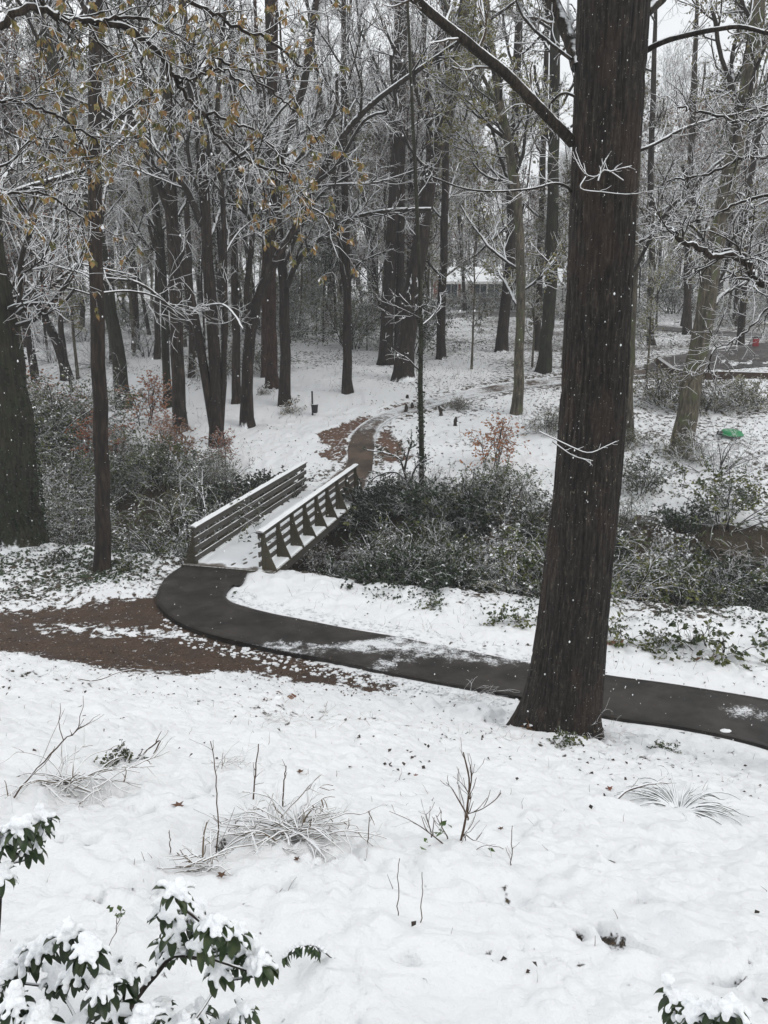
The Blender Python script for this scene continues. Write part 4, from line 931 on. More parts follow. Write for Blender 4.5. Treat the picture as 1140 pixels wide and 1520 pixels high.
for px, py, s, lab in ((60, 640, 1.3, 'orange-leaved beech sapling beside the ivy-clad trunk'), (165, 700, 1.1, 'orange-leaved beech sapling just right of the slim near-bank trunk'), (275, 700, .9, 'orange-leaved beech sapling left of the triple stems'), (330, 690, .7, 'small rusty sapling at the foot of the triple stems')): putp(S_BEECH, px, py, s, lab)
# rusty dead leaves caught under two of them
for px, py, lab in ((1052, 985, 'heap of rust-brown dead leaves under the big low evergreen near the right edge'), (912, 958, 'heap of rust-brown dead leaves just right of the oak trunk above the path'), (788, 1090, 'rust-brown dead leaves banked against the left root of the oak'), (402, 1050, 'curled brown dead leaves standing from the snow below the path')):
    g = ground(px, py); mb = MB(); k = 26; leaves(mb, g + R.normal(0, 1, (k, 3)) * [.10, .07, .05] + [0, 0, .06], .13, .34, .2, flat=.3); tag(mb.build('dead_leaf_heap', LF_RUST), lab, 'leaves')
# understory among the far trunks
c = 0
while c < 60:
    y = R.uniform(44, 85); x = R.uniform(-.48, .48) * y
    if float(sdist(np.array([x]), np.array([y]), POLY2)[0]) < 1.5 or (.05 < x / y < .2 and y < 80): continue
    if x / y > .28 and y < 60: continue
    v = [S_PRIVET, S_BRUSH, S_ARCH, S_TALL][int(R.choice(4, p=[.25, .35, .2, .2]))]
    lab, grp = {'privet_shrub': ('small-leaved snowy shrub under the far trees', 'small-leaved undergrowth in the woods'), 'bare_brush': ('leafless snowy brush under the far trees', 'leafless undergrowth in the woods'), 'arching_shrub': ('arching olive shrub under the far trees', 'olive undergrowth in the woods'), 'tall_evergreen_shrub': ('tall evergreen shrub under the far trees', 'evergreen undergrowth in the woods')}[v.name.split('.')[0]]
    put(v, x, y, R.uniform(.7, 1.3), lab, grp); c += 1
for px, py, k, sc_, lab in ((700, 548, 5, .62, 'young olive-leaved tree on the slope in front of the far brick house'), (790, 545, 5, .6, 'young olive-leaved tree touching the left of the great oak trunk'), (835, 545, 5, .7, 'young olive-leaved tree hidden behind the great oak trunk'), (545, 520, 7, .42, 'young dark conifer between the slim trunk and the broad leaning one'), (470, 500, 7, .5, 'young dark conifer behind the post bin clearing'), (960, 560, 5, .55, 'young olive-leaved tree at the corner of the far drive')):
    g = ground(px, py); dup(VAR[k], g, R.uniform(0, 6), lab, 'young trees on the far slope', sc_)
# a holly that leans over the right rail from the far bank
def holly():
    g = ground(612, 738); t = thing('holly_sapling', 'dark holly sapling spreading leafy sprays at the far end of the right bridge rail', 'sapling', g); st, tw = MB(), MB()
    for lp in ([(612,738),(600,700),(592,680),(570,672),(545,668)], [(606,720),(620,690),(640,680)], [(604,712),(585,700),(560,706),(545,720)], [(600,700),(606,672),(612,655)]):
        P, Rd = trunk_line(lp, g[1], 4, 2, 0, sink=0, n=12); tube(st, P, Rd, 5)
        A, Ra = spawn(P[None], Rd[None], 9, .3, 1, 50, 1, 4, .2, 0, .5, .006, L=np.full((1, 1), .5)); tube(st, A, Ra, 3)
        leaves(tw, pts_on(A, 14, .1), .075, .42, .2)
    st.build('stems', TW_LIMB, t, g); tw.build('foliage', LF_DARK, t, g)
holly()

# ------------------------------------------------------------------ small things in the middle distance
def simple(name, rgb, rough=.6, snow=None):
    m, nt, b = mat(name); c = mixc(nt, noise(nt, coord(nt), 9, 3), tuple(x * .75 for x in rgb), tuple(x * 1.25 for x in rgb))
    if snow: c, f = snow_on(nt, c, snow, .15, .2)
    nt.links.new(c, b.inputs['Base Color']); b.inputs['Roughness'].default_value = rough; return m
M_BLK = simple('black_plastic', (.02, .02, .022), .5, .8)
g = ground(464, 616); t = thing('waste_post', 'short black post carrying a small waste bin on the snow left of the path', 'waste bin', g)
mb = MB(); mb.box((0, 0, .5), (.07, .07, 1.1)); mb.build('post', M_BLK, t, smooth=False)
mb = MB(); tube(mb, np.array([[.10, -.05, .10], [.10, -.05, .14], [.10, -.05, .42], [.10, -.05, .47]]), np.array([.10, .13, .15, .15]), 16, cap=True); bn = mb.build('bin', M_BLK, t)
mb = MB(); tube(mb, np.array([[.10, -.05, .44], [.10, -.05, .48]]), np.array([.165, .165]), 16, cap=True); mb.build('rim', M_BLK, bn)
M_STK = simple('dark_stump', (.03, .025, .02), .9, .75)
for px, py, h, lab in ((602, 611, .34, 'dark short stake at the inner edge of the path bend'), (612, 606, .25, 'smallest dark stake on the path bend, behind its neighbour'), (655, 616, .42, 'dark forked stake on the snow right of the ivy pole'), (675, 632, .38, 'dark stake lowest and rightmost on the snow slope'), (604, 592, .2, 'dark stub on the outer edge of the path bend')):
    g = ground(px, py); mb = MB(); P = grow(np.array([g - [0, 0, .1]]), np.array([[R.normal(0, .15), 0, 1]]), np.array([h + .1]), 5, .12, 0)[0]; tube(mb, P, np.array([.10, .085, .07, .08, .06, .04]), 9, cap=True)
    P2 = grow(P[2][None], np.array([[.8, 0, .8]]), np.array([h * .4]), 3, .1, 0)[0]; tube(mb, P2, np.array([.04, .04, .03, .02]), 6, cap=True)
    tag(mb.build('stake', M_STK), lab, 'stake')
g = ground(1085, 645); mb = MB()
n = 20; ths = np.linspace(0, 2 * np.pi, 33)[:-1]; prof = [(0, .16), (.2, .17), (.36, .15), (.43, .10), (.46, .05), (.49, .045), (.49, .02), (.44, .02)]
V = np.array([[r * np.cos(a), r * np.sin(a) * .75, z] for r, z in prof[1:] for a in ths]); V = np.vstack([V, [0, 0, prof[0][1]]])
F4 = [[i * 32 + j, i * 32 + (j + 1) % 32, (i + 1) * 32 + (j + 1) % 32, (i + 1) * 32 + j] for i in range(6) for j in range(32)]
mb.add(V, F4); mb.add(V[:32], [list(range(32))]); t = thing('plastic_lid', 'bright green plastic lid lying tilted on the snowy slope at right', 'lid', g)
t.rotation_euler = (.16, .05, .2)
m_g = simple('green_plastic', (.02, .21, .075), .45, 1.05)
mb.build('shell', m_g, t)
mb = MB(); tube(mb, np.array([[-.52, -.05, .0], [-.50, -.02, .08], [-.46, .02, .12]]), np.array([.10, .12, .07]), 10, cap=True); mb.build('handle', M_BLK, t)
g = ground(1121, 517); t = thing('red_sled', 'small bright red sled-like shape by the far drive at the right edge', 'sled', g)
mb = MB(); mb.box((0, 0, .30), (.40, .12, .42), .3); ob = mb.build('shell', simple('red_plastic', (.22, .03, .035), .7), t, smooth=False)
bv = ob.modifiers.new('bevel', 'BEVEL'); bv.width = .05; bv.segments = 3
mb = MB(); tube(mb, np.array([[-.14, .02, .52], [0, .02, .66], [.14, .06, .52]]), np.array([.02, .02, .02]), 6); mb.build('handle', M_BLK, t)

def house(name, label, px, py, w, d, h, wallm, rot, chim=False, rh=1.3):
    g = ground(px, py); t = thing(name, label, 'house', g - [0, 0, .3], rz=rot); m_roof = simple(name + '_roof', (.10, .10, .11), .8, .55); m_tr = simple(name + '_trim', (.7, .7, .68))
    mb = MB(); mb.box((0, 0, h / 2), (w, d, h)); 
    for s in (-1, 1): 
        x = s * w / 2; mb.add([[x, -d/2, h], [x, d/2, h], [x, 0, h + rh - .02]], [[0, 1, 2]])
    mb.build('wall', wallm, t, smooth=False)
    mb = MB(); o = .45
    for s in (-1, 1):
        a = np.array([0, s * (d / 2 + o), h - o * rh / (d / 2)]); b_ = np.array([0, 0, h + rh])
        V = [[sx * (w / 2 + o), p[1], p[2] + dz] for sx in (-1, 1) for p in (a, b_) for dz in (.02, .18)]
        mb.add(V, [[0, 1, 3, 2], [4, 6, 7, 5], [0, 4, 5, 1], [2, 3, 7, 6], [1, 5, 7, 3], [0, 2, 6, 4]])
    rf = mb.build('roof', m_roof, t, smooth=False)
    if chim: mb = MB(); mb.box((w * .2, 0, h + rh), (.8, .7, 1.8)); mb.build('chimney', wallm, rf, smooth=False)
    mb = MB(); mb.box((0, -d / 2 - o, h - o * rh / (d/2) + .05), (w + 2 * o, .06, .2)); mb.build('fascia', m_tr, t, smooth=False)
    for i in range(4):
        x = -w / 2 + (i + .5) * w / 4
        if i == 1: mb = MB(); mb.box((x, -d / 2 - .03, 1.05), (1, .08, 2.1)); mb.build('door', m_tr, t, smooth=False); continue
        mb = MB(); 
        for (cx, cz, sx, sz) in ((0, .7, 1.5, .09), (0, -.7, 1.5, .09), (-.7, 0, .09, 1.31), (.7, 0, .09, 1.31), (0, 0, .05, 1.31)): mb.box((x + cx, -d / 2 - .03, 1.4 + cz), (sx, .09, sz))
        f = mb.build('window', m_tr, t, smooth=False); mb = MB(); mb.box((x, -d / 2 - .012, 1.4), (1.3, .03, 1.3)); mb.build('pane', simple('window_glass', (.04, .05, .06), .1), f, smooth=False)
M_BRK = simple('red_brick', (.20, .075, .05), .9); M_TAUPE = simple('taupe_siding', (.16, .13, .11), .9)
house('ranch_house', 'little brick house with a snow-white roof glimpsed far behind, left of the leafy green tree', 692, 447, 6, 6, 2.3, M_BRK, .12, False)
house('brown_house', 'dark brown house with a snowy roof far behind, just left of the great oak', 838, 456, 5, 6, 2.3, M_TAUPE, -.1)
# clipped hedge far off below the house
mb = MB(); t = S_PRIVET
for i, px in enumerate((665, 700, 735)): putp(S_PRIVET, px, 458, (1.6, 1.6, .8), 'low rounded hedge shrub in front of the far brick house', 'hedge before the far brick house')

# ------------------------------------------------------------------ foreground: things poking out of the snow
def gnd(px, py): g = ground(px, py); z, c, d = surf(np.array([g[0]]), np.array([g[1]])); return np.array([g[0], g[1], float(z[0])])
def weed(px0, py0, pts, w, lab, tw_n=4, tl=.12, name='dry_weed', cat='weed', snow=TW_BARE, grp=None):
    g = gnd(px0, py0); W = [g - [0, 0, .05], g] + [at(x, y, g[1] + R.normal(0, .03)) for x, y in pts]; mb = MB(); P = spline(W, 16); P[1:] += R.normal(0, .004, (15, 3))
    Rd = np.linspace(pxr(w, px0, py0, g[1]), pxr(w * .5, px0, py0, g[1]), 16); tube(mb, P, Rd, 5)
    if tw_n: A, Ra = spawn(P[None], Rd[None], tw_n, .3, 1, 40, 1, 4, .15, .1, .6, .002, L=np.full((1, 1), tl)); tube(mb, A, Ra, 4)
    return tag(mb.build(name, snow), lab, cat, grp)
weed(322, 1258, [(323,1200),(320,1150),(313,1102)], 2.6, 'tall thin stem rising behind the snowy tangle, leftmost of its three', 5, .3)
weed(376, 1185, [(379,1150),(385,1106)], 3.2, 'dark dead stem standing just behind the snowy tangle')
weed(420, 1198, [(422,1165),(425,1138)], 3.2, 'short dark stem with a withered bud behind the snowy tangle')
weed(253, 1262, [(252,1245),(250,1234)], 2.2, 'lone little stem left of the snowy tangle', 0)
weed(543, 1285, [(546,1250),(549,1214)], 2.4, 'upright thin stem between the tangle and the bare sapling', 2, .06)
weed(590, 1362, [(591,1320),(591,1275)], 2.0, 'left one of two straight bare sticks in the middle of the slope', 0)
weed(625, 1372, [(626,1330),(627,1295)], 2.0, 'right one of two straight bare sticks in the middle of the slope', 0)
weed(757, 1292, [(760,1260),(760,1226)], 2.0, 'small stem with two withered leaves right of the bare sapling', 3, .1)
weed(130, 1470, [(150,1420),(172,1380),(178,1350)], 2.0, 'young stem with a few lime-green leaves at lower left', 2, .08)
weed(640, 1270, [(700,1262),(720,1255),(748,1258)], 3.0, 'fallen twig lying on snow right of the bare sapling', 3, .2)
weed(20, 1180, [(60,1135),(95,1100),(120,1080)], 4.0, 'bent branch end of the brush pile at left', 8, .4, 'branch', 'branch')
weed(916, 1188, [(940,1170),(965,1163),(995,1162)], 5, 'dark curved branch lying on snow above the snowy grass clump', 3, .2, 'fallen_branch', 'branch')
weed(780, 1160, [(795,1165),(810,1168)], 5, 'short dark stick lying on the snow below the oak', 0, name='fallen_stick', cat='stick')
weed(200, 1125, [(222,1110),(238,1098),(228,1118)], 4, 'crooked dark stick on the snow left of the standing stems', 3, .15, 'fallen_stick', 'stick')
weed(115, 1014, [(140,1010),(170,1000),(200,992)], 3, 'thin fallen twig at the lower edge of the dirt trail', 3, .2, 'fallen_stick', 'stick')
# bare sapling
g = gnd(680, 1268); t = thing('bare_sapling', 'small leafless sapling with upswept frosted twigs in the middle foreground', 'sapling', g); mb = MB()
for lp, w in (([(680,1268),(690,1225),(695,1190),(697,1160),(692,1135),(688,1118)], 4), ([(680,1266),(640,1232),(610,1212),(578,1198)], 3.5), ([(694,1215),(715,1208),(735,1195),(745,1184)], 3), ([(694,1210),(680,1185),(670,1168),(662,1160)], 2.6), ([(697,1185),(701,1160),(699,1140)], 2.6), ([(690,1240),(705,1250),(716,1238)], 2.4), ([(640,1232),(634,1212),(632,1203)], 2), ([(665,1252),(655,1235),(648,1220)], 2), ([(697,1178),(685,1160),(672,1150)], 2)):
    P, Rd = trunk_line(lp, g[1], w, w * .5, 0, sink=.03, n=14, wig=.006); P[:, 1] += R.normal(0, .05); tube(mb, P, Rd, 5)
    A, Ra = spawn(P[None], Rd[None], 5, .2, 1, 38, 1, 4, .15, .25, .6, .0025, L=np.full((1, 1), .16)); tube(mb, A, Ra, 4)
mb.build('stems', TW_BARE, t, g); mb = MB(); g2 = gnd(650, 1268)
leaves(mb, g2 + R.normal(0, 1, (9, 3)) * [.13, .05, .03] + [0, 0, .07], .065, .3, .5); leaves(mb, gnd(723, 1276)[None] + [0, 0, .06], .075, .25, .4)
tag(mb.build('evergreen_seedling', leaf_mat('leaf_fresh_green', [(.05, .085, .02), (.09, .14, .04)], 1.0)), 'few fresh green leaves poking from the snow at the foot of the bare sapling', 'plant')
g2 = at(176, 1352, gnd(130, 1470)[1]); mb = MB(); leaves(mb, g2 + R.normal(0, 1, (8, 3)) * [.02, .02, .02], .028, .5, .2); tag(mb.build('lime_leaves', bpy.data.materials['leaf_fresh_green']), 'lime-green leaves at the tip of a young stem at lower left', 'leaves')
# snow-bent tangle and brush pile
def tangle(px, py, wpx, hm, n, lab, name, seed, rad=.008):
    g = gnd(px, py); t = thing(name, lab, 'brush', g); mb = MB(); W = wpx * .5 * wz(px, py, g[1]) / FPX
    a = R.uniform(0, 6.283, n); rr = R.uniform(0, .6, n) * W; S = np.c_[np.cos(a) * rr, np.sin(a) * rr * .6, np.full(n, -.02)]
    b_ = R.uniform(0, 6.283, n); D = np.c_[np.cos(b_), np.sin(b_) * .6, R.uniform(.5, 1.6, n)]
    P = grow(S, D, W * R.uniform(.7, 1.6, n), 9, .10, -.17); P[..., 2] = np.maximum(P[..., 2], .0 + R.uniform(0, .08, (n, 1))); P[..., 2] *= hm / max(.1, P[..., 2].max())
    tube(mb, P, rad * np.linspace(1, .5, 10)[None] * np.ones((n, 1)), 5)
    A, Ra = spawn(P, rad * np.ones((n, 10)), 4, .2, 1, 40, .35, 4, .2, -.05, .6, .003); tube(mb, A, Ra, 4); mb.build('stems', TW_STRAW, t)
tangle(420, 1250, 165, .40, 60, 'rounded tangle of bent stems coated in snow in the centre-left foreground', 'snowy_tangle', 1)
tangle(300, 1290, 70, .35, 16, 'smaller spray of stems at the left end of the snowy tangle', 'snowy_spray', 2)
tangle(100, 1165, 190, .30, 30, 'loose pile of grey-brown brush on the slope at the left edge', 'brush_pile', 3, .008)
tangle(330, 1140, 90, .22, 9, 'few wispy dry stalks on the slope left of the dark dead stem', 'dry_stalks', 4, .003)
tangle(690, 1045, 150, .16, 14, 'wispy dry stalks in snow below the path left of the oak', 'dry_stalks', 5, .003)
tangle(430, 1075, 140, .22, 14, 'buff dry grass stalks on the slope below the path', 'dry_stalks', 6, .003)
tangle(868, 1100, 110, .34, 22, 'frosted twigs sprouting right at the front of the oak foot', 'snowy_spray', 7, .004)
# snow-laden grass clump
g = gnd(1008, 1200); t = thing('grass_clump', 'drooping grass clump pressed down under snow at right', 'grass clump', g); mb = MB(); n = 120
a = R.uniform(0, 6.283, n); S = np.c_[np.cos(a) * .06, np.sin(a) * .05, np.zeros(n)]; D = np.c_[np.cos(a), np.sin(a), R.uniform(.5, 1.2, n)]
P = grow(S, D, R.uniform(.35, .75, n), 8, .05, -.22); P[..., 2] = np.maximum(P[..., 2], -.02); tube(mb, P, .009 * np.array([1, 1, 1, .95, .9, .8, .6, .4, .2])[None] * np.ones((n, 1)), 4); mb.build('blades', twig_mat('frosted_blade', (.03, .04, .02), .30), t)
# leaves lying on the snow
LFB = leaf_mat('leaf_fallen_brown', [(.06, .02, .012), (.11, .045, .025), (.15, .08, .045)], 2.5)
def star_leaf(px, py, s, lab):
    g = gnd(px, py); mb = MB(); rz = R.uniform(0, 6.28); pts = []
    for i in range(11):
        a = rz + i / 11 * 6.283; r = .62 * s * (1 if i % 2 == 0 else .42) * (1 - .25 * abs(i - 5) / 5); pts.append([r * math.cos(a), r * math.sin(a), .02 + .25 * r * abs(math.sin(a * 1.5))])
    V = np.array([[0, 0, .02]] + pts) + g; mb.add(V, [[0, i + 1, (i + 1) % 11 + 1] for i in range(11)]); mb.build
    o = mb.build('fallen_leaf', LFB); tag(o, lab, 'leaf')
star_leaf(265, 1196, .10, 'red-brown star-shaped leaf lying on snow left of the standing stems'); star_leaf(617, 1157, .05, 'small rust leaf on open snow left of the oak foot'); star_leaf(743, 1238, .05, 'dark red-brown leaf on snow right of the bare sapling')
star_leaf(446, 1152, .07, 'brown leaf on snow right of the dark dead stem'); star_leaf(292, 1015, .07, 'tan leaf on snow just below the dirt trail'); star_leaf(533, 1070, .09, 'dark curled leaf on snow in the middle below the path')
star_leaf(329, 1303, .07, 'rust leaf under the spray of stems in the left foreground'); star_leaf(441, 1286, .05, 'rust leaf at the lower right of the snowy tangle'); star_leaf(905, 1172, .09, 'dark brown leaf standing from snow left of the curved branch')
# loose litter: bits of leaf, twig ends and ivy showing through the snow
def scatter(n, xr, yr, dens):
    x = R.uniform(*xr, n); y = R.uniform(*yr, n); k = R.random(n) < dens(x, y); x, y = x[k], y[k]; z, c, d = surf(x, y)
    return np.c_[x, y, z]
s1f = lambda x, y: sdist(x, y, POLY1)
q = scatter(13000, (-9, 9), (3.5, 16.5), lambda x, y: (s1f(x, y) > .15) * np.clip((.10 + .9 * sst(.15, .6, fbm(x / 1.1, y / 1.1, 3, 88))) * sst(5, 11, y) + .03, 0, 1) * .55)
mb = MB(); leaves(mb, q + [0, 0, .006], .05, .40, .0, flat=1.2); o = mb.build('leaf_litter', leaf_mat('litter_dark', [(.010, .009, .007), (.03, .022, .016), (.07, .04, .025)], 1.15, 30, .5), kind='stuff'); tag(o, 'dark leaf bits showing through the snow of the near slope', 'leaf litter')
q = scatter(30000, (-14, -3.6), (18, 24.6), lambda x, y: (s1f(x, y) > .2) * (y < y_near(x) + .2) * (sdist(x, y, D_NEAR) > .3) * (.25 + .6 * sst(-.3, .4, fbm(x / 1.2, y / 1.2, 2, 90))) * .55)
mb = MB(); leaves(mb, q + [0, 0, .03], .085, .42, .15, flat=.8); o = mb.build('ivy_ground_cover', LF_DARK, kind='stuff'); tag(o, 'dark ivy leaves half buried in snow on the near left bank', 'ground cover')
q = scatter(26000, (-.5, 12), (16, 21.5), lambda x, y: (s1f(x, y) > .5) * (y < y_near(x) + .3) * (.05 + .5 * sst(-2.2, .2, y - y_near(x))) * sst(-.2, .5, fbm(x / .9, y / .9, 3, 92) + .25 * sst(4, 6, x)) * .6)
mb = MB(); leaves(mb, q + [0, 0, .03], .075, .42, .15, flat=.8); o = mb.build('bank_ground_cover', LF_DARK, kind='stuff'); tag(o, 'dark leaves poking through snow on the near bank right of the bridge', 'ground cover')
q = scatter(60000, (-20, 22), (27, 60), lambda x, y: (sdist(x, y, POLY2) > .3) * (y > y_far(x) + .2) * sst(-.15, .6, fbm(x / 2.5, y / 2.5, 3, 95) + .3 * sst(4, 9, x) - .5 * np.exp(-(((x + 4.5) / 4) ** 2 + ((y - 37) / 4.5) ** 2))) * .7)
mb = MB(); leaves(mb, q + [0, 0, .02], .07, .40, .1, flat=.8); o = mb.build('far_leaf_litter', leaf_mat('litter_brown', [(.02, .016, .012), (.06, .04, .028), (.10, .06, .04)], 1.1, 12, .5), kind='stuff'); tag(o, 'brown leaves and stubble showing through snow on the far slope', 'leaf litter')
# stubble: dead stalk ends and grass tips standing through the snow
def stubble(name, n, xr, yr, dens, h0, h1, r, lab):
    q = scatter(n, xr, yr, dens); D = np.c_[R.normal(0, .5, len(q)), R.normal(0, .5, len(q)), np.ones(len(q))]
    P = grow(q - [0, 0, .02], D, R.uniform(h0, h1, len(q)), 3, .25, -.05); mb = MB(); tube(mb, P, r * np.array([1, .8, .6, .4])[None] * np.ones((len(q), 1)), 3)
    tag(mb.build(name, TW_BARE, kind='stuff'), lab, 'stubble')
stubble('slope_stubble', 5200, (-7, 8), (3.2, 16), lambda x, y: (s1f(x, y) > .2) * (.08 + .8 * sst(.1, .6, fbm(x / .8, y / .8, 3, 120))) * .8, .03, .16, .0028, 'dead stalk ends and grass tips standing through snow on the near slope')
stubble('bank_stubble', 9000, (-14, 13), (15, 24), lambda x, y: (s1f(x, y) > .3) * (y < y_near(x) + .4) * (sdist(x, y, D_NEAR) > .2) * (.1 + sst(.0, .6, fbm(x / 1.3, y / 1.3, 3, 121))) * .7, .05, .3, .004, 'thin dead stalks standing through snow on the creek banks')
stubble('slope_weeds', 9000, (-16, 18), (29, 52), lambda x, y: (sdist(x, y, POLY2) > .4) * (y > y_far(x)) * (.05 + sst(.0, .6, fbm(x / 2, y / 2, 3, 122) + .2 * sst(4, 8, x))) * .7, .1, .6, .006, 'thin dead weeds standing through snow on the far slope')
# fallen leaves and twigs on trail and path
q = scatter(14000, (-12, 9), (12, 23), lambda x, y: ((sdist(x, y, D_NEAR) < .1) * .8 + (s1f(x, y) < -.1) * .10))
q[:, 2] += np.where(s1f(q[:, 0], q[:, 1]) < 0, .085, .012)
mb = MB(); leaves(mb, q, .055, .36, .0, flat=1.6); o = mb.build('trail_leaves', leaf_mat('leaf_trodden', [(.03, .016, .01), (.10, .06, .04), (.28, .20, .14)], 2.2, 30), kind='stuff'); tag(o, 'brown fallen leaves strewn over dirt trail and wet path', 'leaf litter')
# clods of snow fallen along the trail edge
q = scatter(20000, (-9, 4), (14, 20), lambda x, y: np.clip((np.abs(sdist(x, y, POLY1) - .3) < .28) * .30 * (x > -5) + (np.abs(sdist(x, y, D_NEAR)) < .35) * .10, 0, 1) * (s1f(x, y) > .05))
def blobs(mb, C, rad, k=8, sq=(1, 1, .75), nz=.25):
    u, v = np.meshgrid(np.linspace(0, 2 * np.pi, k + 1)[:-1], np.linspace(.12, np.pi - .12, 6)); U = np.stack([np.cos(u) * np.sin(v), np.sin(u) * np.sin(v), np.cos(v)], -1).reshape(-1, 3)
    M = len(C); V = C[:, None] + U[None] * np.asarray(sq) * (np.asarray(rad)[:, None, None]) * (1 + nz * R.normal(0, 1, (M, len(U), 1)) * .5)
    i = np.arange(5)[:, None] * k; j = np.arange(k)[None]; f = np.stack([i + j, i + k + j, i + k + (j + 1) % k, i + (j + 1) % k], -1).reshape(-1, 4)
    b_ = (np.arange(M) * len(U))[:, None, None]; mb.add(V, (b_ + f[None]).reshape(-1, 4))
    cap = np.arange(k); mb.add(V.reshape(-1, 3), np.concatenate([b_[:, 0] + cap[None], b_[:, 0] + 5 * k + cap[None, ::-1]]))
mb = MB(); blobs(mb, q + [0, 0, .01], R.uniform(.010, .042, len(q)), 8, (1.2, 1.1, .6), .4); o = mb.build('snow_clods', m_snow, kind='stuff'); tag(o, 'small clods of snow crumbling along the edge of path and trail', 'snow')
# a stone capped with snow at the path edge
g = gnd(1077, 1088); t = thing('path_stone', 'stone capped with snow at the near path edge, lower right', 'stone', g); mb = MB(); blobs(mb, np.array([[0, 0, .04]]), np.array([.12]), 12, (1.2, .8, .55), .12); mb.build('rock', simple('stone', (.08, .07, .06)), t)
mb = MB(); blobs(mb, np.array([[0, 0, .085]]), np.array([.10]), 12, (1.2, .8, .5), .08); mb.build('snow_cap', m_snow, t)

# ------------------------------------------------------------------ laurel-like evergreens right in front, loaded with snow
def rhodo(name, lab, base, whorls, Y, stems=(), size=.105, seed=1):
    g = gnd(*base) if base[1] < 1520 else np.array([at(base[0], base[1], Y + .3)[0], Y + .3, float(gz(at(base[0], base[1], Y + .3)[0], Y + .3))])
    t = thing(name, lab, 'shrub', g); lm, sm, st = MB(), MB(), MB(); root = g + [0, 0, -.05]
    blC, blR = [], []
    prev = []
    for (px, py) in sorted(whorls, key=lambda w_: -w_[1]):
        c = at(px, py, Y + R.uniform(-.18, .18)); prev.append(c); q_ = [p for p in prev[:-1] if p[2] < c[2] + .03]
        root_c = min(q_, key=lambda p: np.linalg.norm(p - c)) - [0, 0, .05] if q_ else np.array([c[0] * .6 + root[0] * .4, c[1] + .15, float(gz(c[0], c[1] + .15)) - .03])
        mid = (root_c * .5 + c * .5) + [0, .02, -.05]
        P = spline([root_c, mid, c + [0, 0, -.05], c], 14); tube(st, P, np.linspace(.007, .004, 14), 7)
        nl = R.integers(12, 17); a0 = R.uniform(0, 6.28)
        for i in range(nl):
            a = a0 + i / nl * 6.283 + R.normal(0, .2); L = size * R.uniform(.75, 1.15); w = L * R.uniform(.15, .19); low = i % 2; el = R.uniform(-.1, .5) - .6 * low; cur = R.uniform(1.0, 1.9) - .5 * low
            pos = c.copy(); n = 8; sp = []; nr = []; d = None
            for k in range(n):
                e = el - cur * k / (n - 1); d = np.array([math.cos(a) * math.cos(e), math.sin(a) * math.cos(e), math.sin(e)])
                if k: pos = pos + d * L / (n - 1)
                s_ = np.array([-math.sin(a), math.cos(a), 0]); sp.append((pos.copy(), s_, np.cross(d, s_)))
            V = []
            for k, (p, s_, nn) in enumerate(sp):
                u = k / (n - 1); ww = w * (math.sin(math.pi * min(1, u * .97 + .03)) ** .7) * (1 - .15 * u) + .001
                nn = nn if nn[2] > 0 else -nn
                V += [p - s_ * ww + nn * ww * .35, p, p + s_ * ww + nn * ww * .35]
            f = []
            for k in range(n - 1): b_ = 3 * k; f += [[b_, b_ + 1, b_ + 4, b_ + 3], [b_ + 1, b_ + 2, b_ + 5, b_ + 4]]
            lm.add(V, f)
            cov = (R.uniform(.55, .98) if R.random() < .9 else 0) if not low else (R.uniform(.3, .8) if R.random() < .55 else 0)
            for u in np.arange(.0, cov, .10):
                k = int(u * (n - 1)); p, s_, nn = sp[k]; nn = nn if nn[2] > 0 else -nn; r = size * R.uniform(.085, .17) * (1.1 - .4 * u)
                blC.append(p + nn * r * .35 + [0, 0, r * .5] + R.normal(0, .003, 3)); blR.append(r)
        for k in range(5): blC.append(c + R.normal(0, .016, 3) + [0, 0, .018]); blR.append(size * R.uniform(.16, .28))
    for sp_ in stems:
        P = spline([at(x, y, Y + .02) for x, y in sp_], 16); tube(st, P, np.linspace(.013, .009, 16), 8)
        for k in range(3, 16): blC.append(P[k] + [0, 0, .018] + R.normal(0, .003, 3)); blR.append(.016)
    st.build('stems', LIMB_NEAR, t, g); lm.build('leaves', LF_RHODO, t, g)
    blobs(sm, np.array(blC), np.array(blR), 9, (1, 1, .85), .3)
    so = sm.build('snow_load', m_snow2, t, g); rm = so.modifiers.new('remesh', 'REMESH'); rm.mode = 'VOXEL'; rm.voxel_size = .0045; rm.use_smooth_shade = True
    s2 = so.modifiers.new('smooth', 'SMOOTH'); s2.iterations = 2; s2.factor = .5
    return t
m_snow2, nt, b = mat('clumped_snow'); co = coord(nt, (1, 1, 1), False); b.inputs['Base Color'].default_value = (.86, .88, .90, 1)
bump(nt, b, mth(nt, 'ADD', noise(nt, co, 160, 3, .6), mth(nt, 'MULTIPLY', noise(nt, co, 60, 2), 2)), .006, .9)
b.inputs['Subsurface Weight'].default_value = .25; b.inputs['Subsurface Radius'].default_value = (.02, .022, .025); b.inputs['Subsurface Scale'].default_value = .6
rhodo('snowy_laurel', 'snow-laden broad-leaved evergreen at the bottom left, nearest the lower corner', (90, 1600), [(12,1440),(35,1425),(62,1405),(100,1385),(128,1410),(160,1435),(85,1450),(150,1470),(20,1490),(60,1510),(115,1440),(185,1445),(170,1500),(210,1515),(-20,1470),(120,1520)], 2.75)
rhodo('snowy_laurel', 'snow-laden broad-leaved evergreen with drooping leaves at lower left centre', (200, 1620), [(262,1322),(250,1350),(262,1378),(285,1352),(318,1368),(345,1385),(372,1412),(335,1415),(298,1400),(255,1400),(300,1380),(385,1430),(325,1440),(295,1500),(330,1520),(360,1500),(270,1520),(240,1500)], 2.85, stems=[[(150,1560),(205,1478),(230,1448),(258,1418),(300,1420),(345,1412)]])
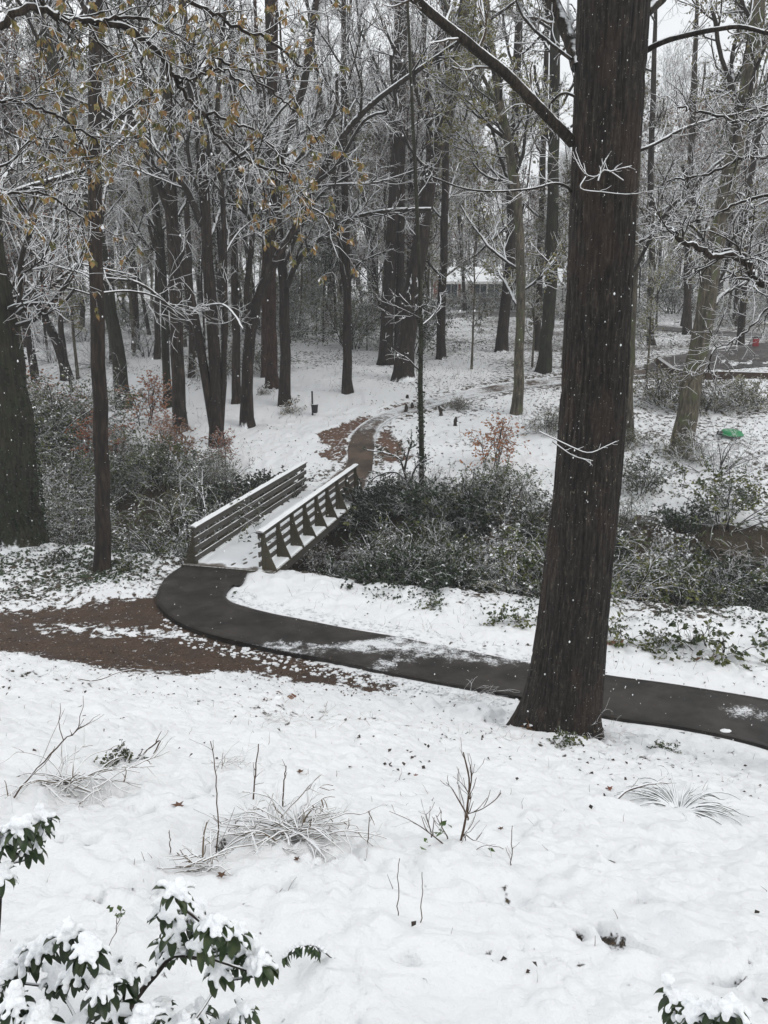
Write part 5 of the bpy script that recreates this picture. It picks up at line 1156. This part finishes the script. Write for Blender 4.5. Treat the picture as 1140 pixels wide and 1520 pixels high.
rhodo('snowy_laurel', 'snow-laden broad-leaved evergreen cut off by the left edge', (-60, 1400), [(8,1245),(30,1230),(55,1228),(45,1258),(-10,1230),(62,1215),(0,1300),(-20,1270)], 3.3, stems=[[(-60,1260),(-10,1240),(20,1228),(42,1218)]])
rhodo('snowy_laurel', 'snow-covered evergreen tips rising at the bottom right corner', (1060, 1640), [(1003,1478),(1010,1505),(1030,1500),(1060,1500),(1085,1495),(1098,1510),(1040,1525)], 2.7)
g = gnd(498, 1434); t = thing('leafy_sprig', 'small arching snow-bent evergreen sprig at lower centre-left', 'sprig', g); Y_ = g[1]
P = spline([g, at(490, 1420, Y_), at(472, 1406, Y_), at(450, 1402, Y_ - .02), at(432, 1410, Y_ - .04), at(420, 1422, Y_ - .05)], 24); mb = MB(); tube(mb, P, np.linspace(.005, .002, 24), 6); mb.build('stem', LIMB_NEAR, t, g)
mb = MB(); leaves(mb, np.repeat(P[8:], 2, 0) + R.normal(0, .004, (32, 3)), .075, .17, 1.6); mb.build('leaves', LF_RHODO, t, g)
mb = MB(); blobs(mb, P[7:] + [0, 0, .008], R.uniform(.008, .016, 17), 9, (1.2, 1, .8), .2); mb.build('snow_load', m_snow2, t, g)

# ------------------------------------------------------------------ falling snow
n = 10000; y = 2.4 + 26 * R.random(n) ** .8; x = R.uniform(-.55, .55, n) * y; z = HC + R.uniform(-.95, .45, n) * y; k = z > gz(x, y) + .1
mb = MB(); C = np.c_[x, y, z][k]; O = np.array([[1, 0, 0], [-1, 0, 0], [0, 1, 0], [0, -1, 0], [0, 0, 1.5], [0, 0, -1.5]]); r = R.uniform(.0016, .0036, len(C))
V = C[:, None] + O[None] * r[:, None, None]; F3 = np.array([[4,0,2],[4,2,1],[4,1,3],[4,3,0],[5,2,0],[5,1,2],[5,3,1],[5,0,3]]); mb.add(V, (np.arange(len(C))[:, None, None] * 6 + F3[None]).reshape(-1, 3))
tag(mb.build('falling_snow', m_snow, kind='stuff'), 'light snowflakes falling through the air', 'snowflakes')
# ------------------------------------------------------------------ haze of the falling snow
mb = MB(); mb.box((0, 100, 22), (420, 330, 80)); hz = mb.build('haze', [], smooth=False, kind='stuff'); tag(hz, 'thin grey snow haze filling the woods', 'haze')
mh = bpy.data.materials.new('haze'); mh.use_nodes = True; nt = mh.node_tree; nt.nodes.clear(); o_ = nt.nodes.new('ShaderNodeOutputMaterial'); v_ = nt.nodes.new('ShaderNodeVolumePrincipled')
v_.inputs['Color'].default_value = (.93, .95, .97, 1); v_.inputs['Density'].default_value = .0009; nt.links.new(v_.outputs[0], o_.inputs['Volume']); hz.data.materials.clear(); hz.data.materials.append(mh)
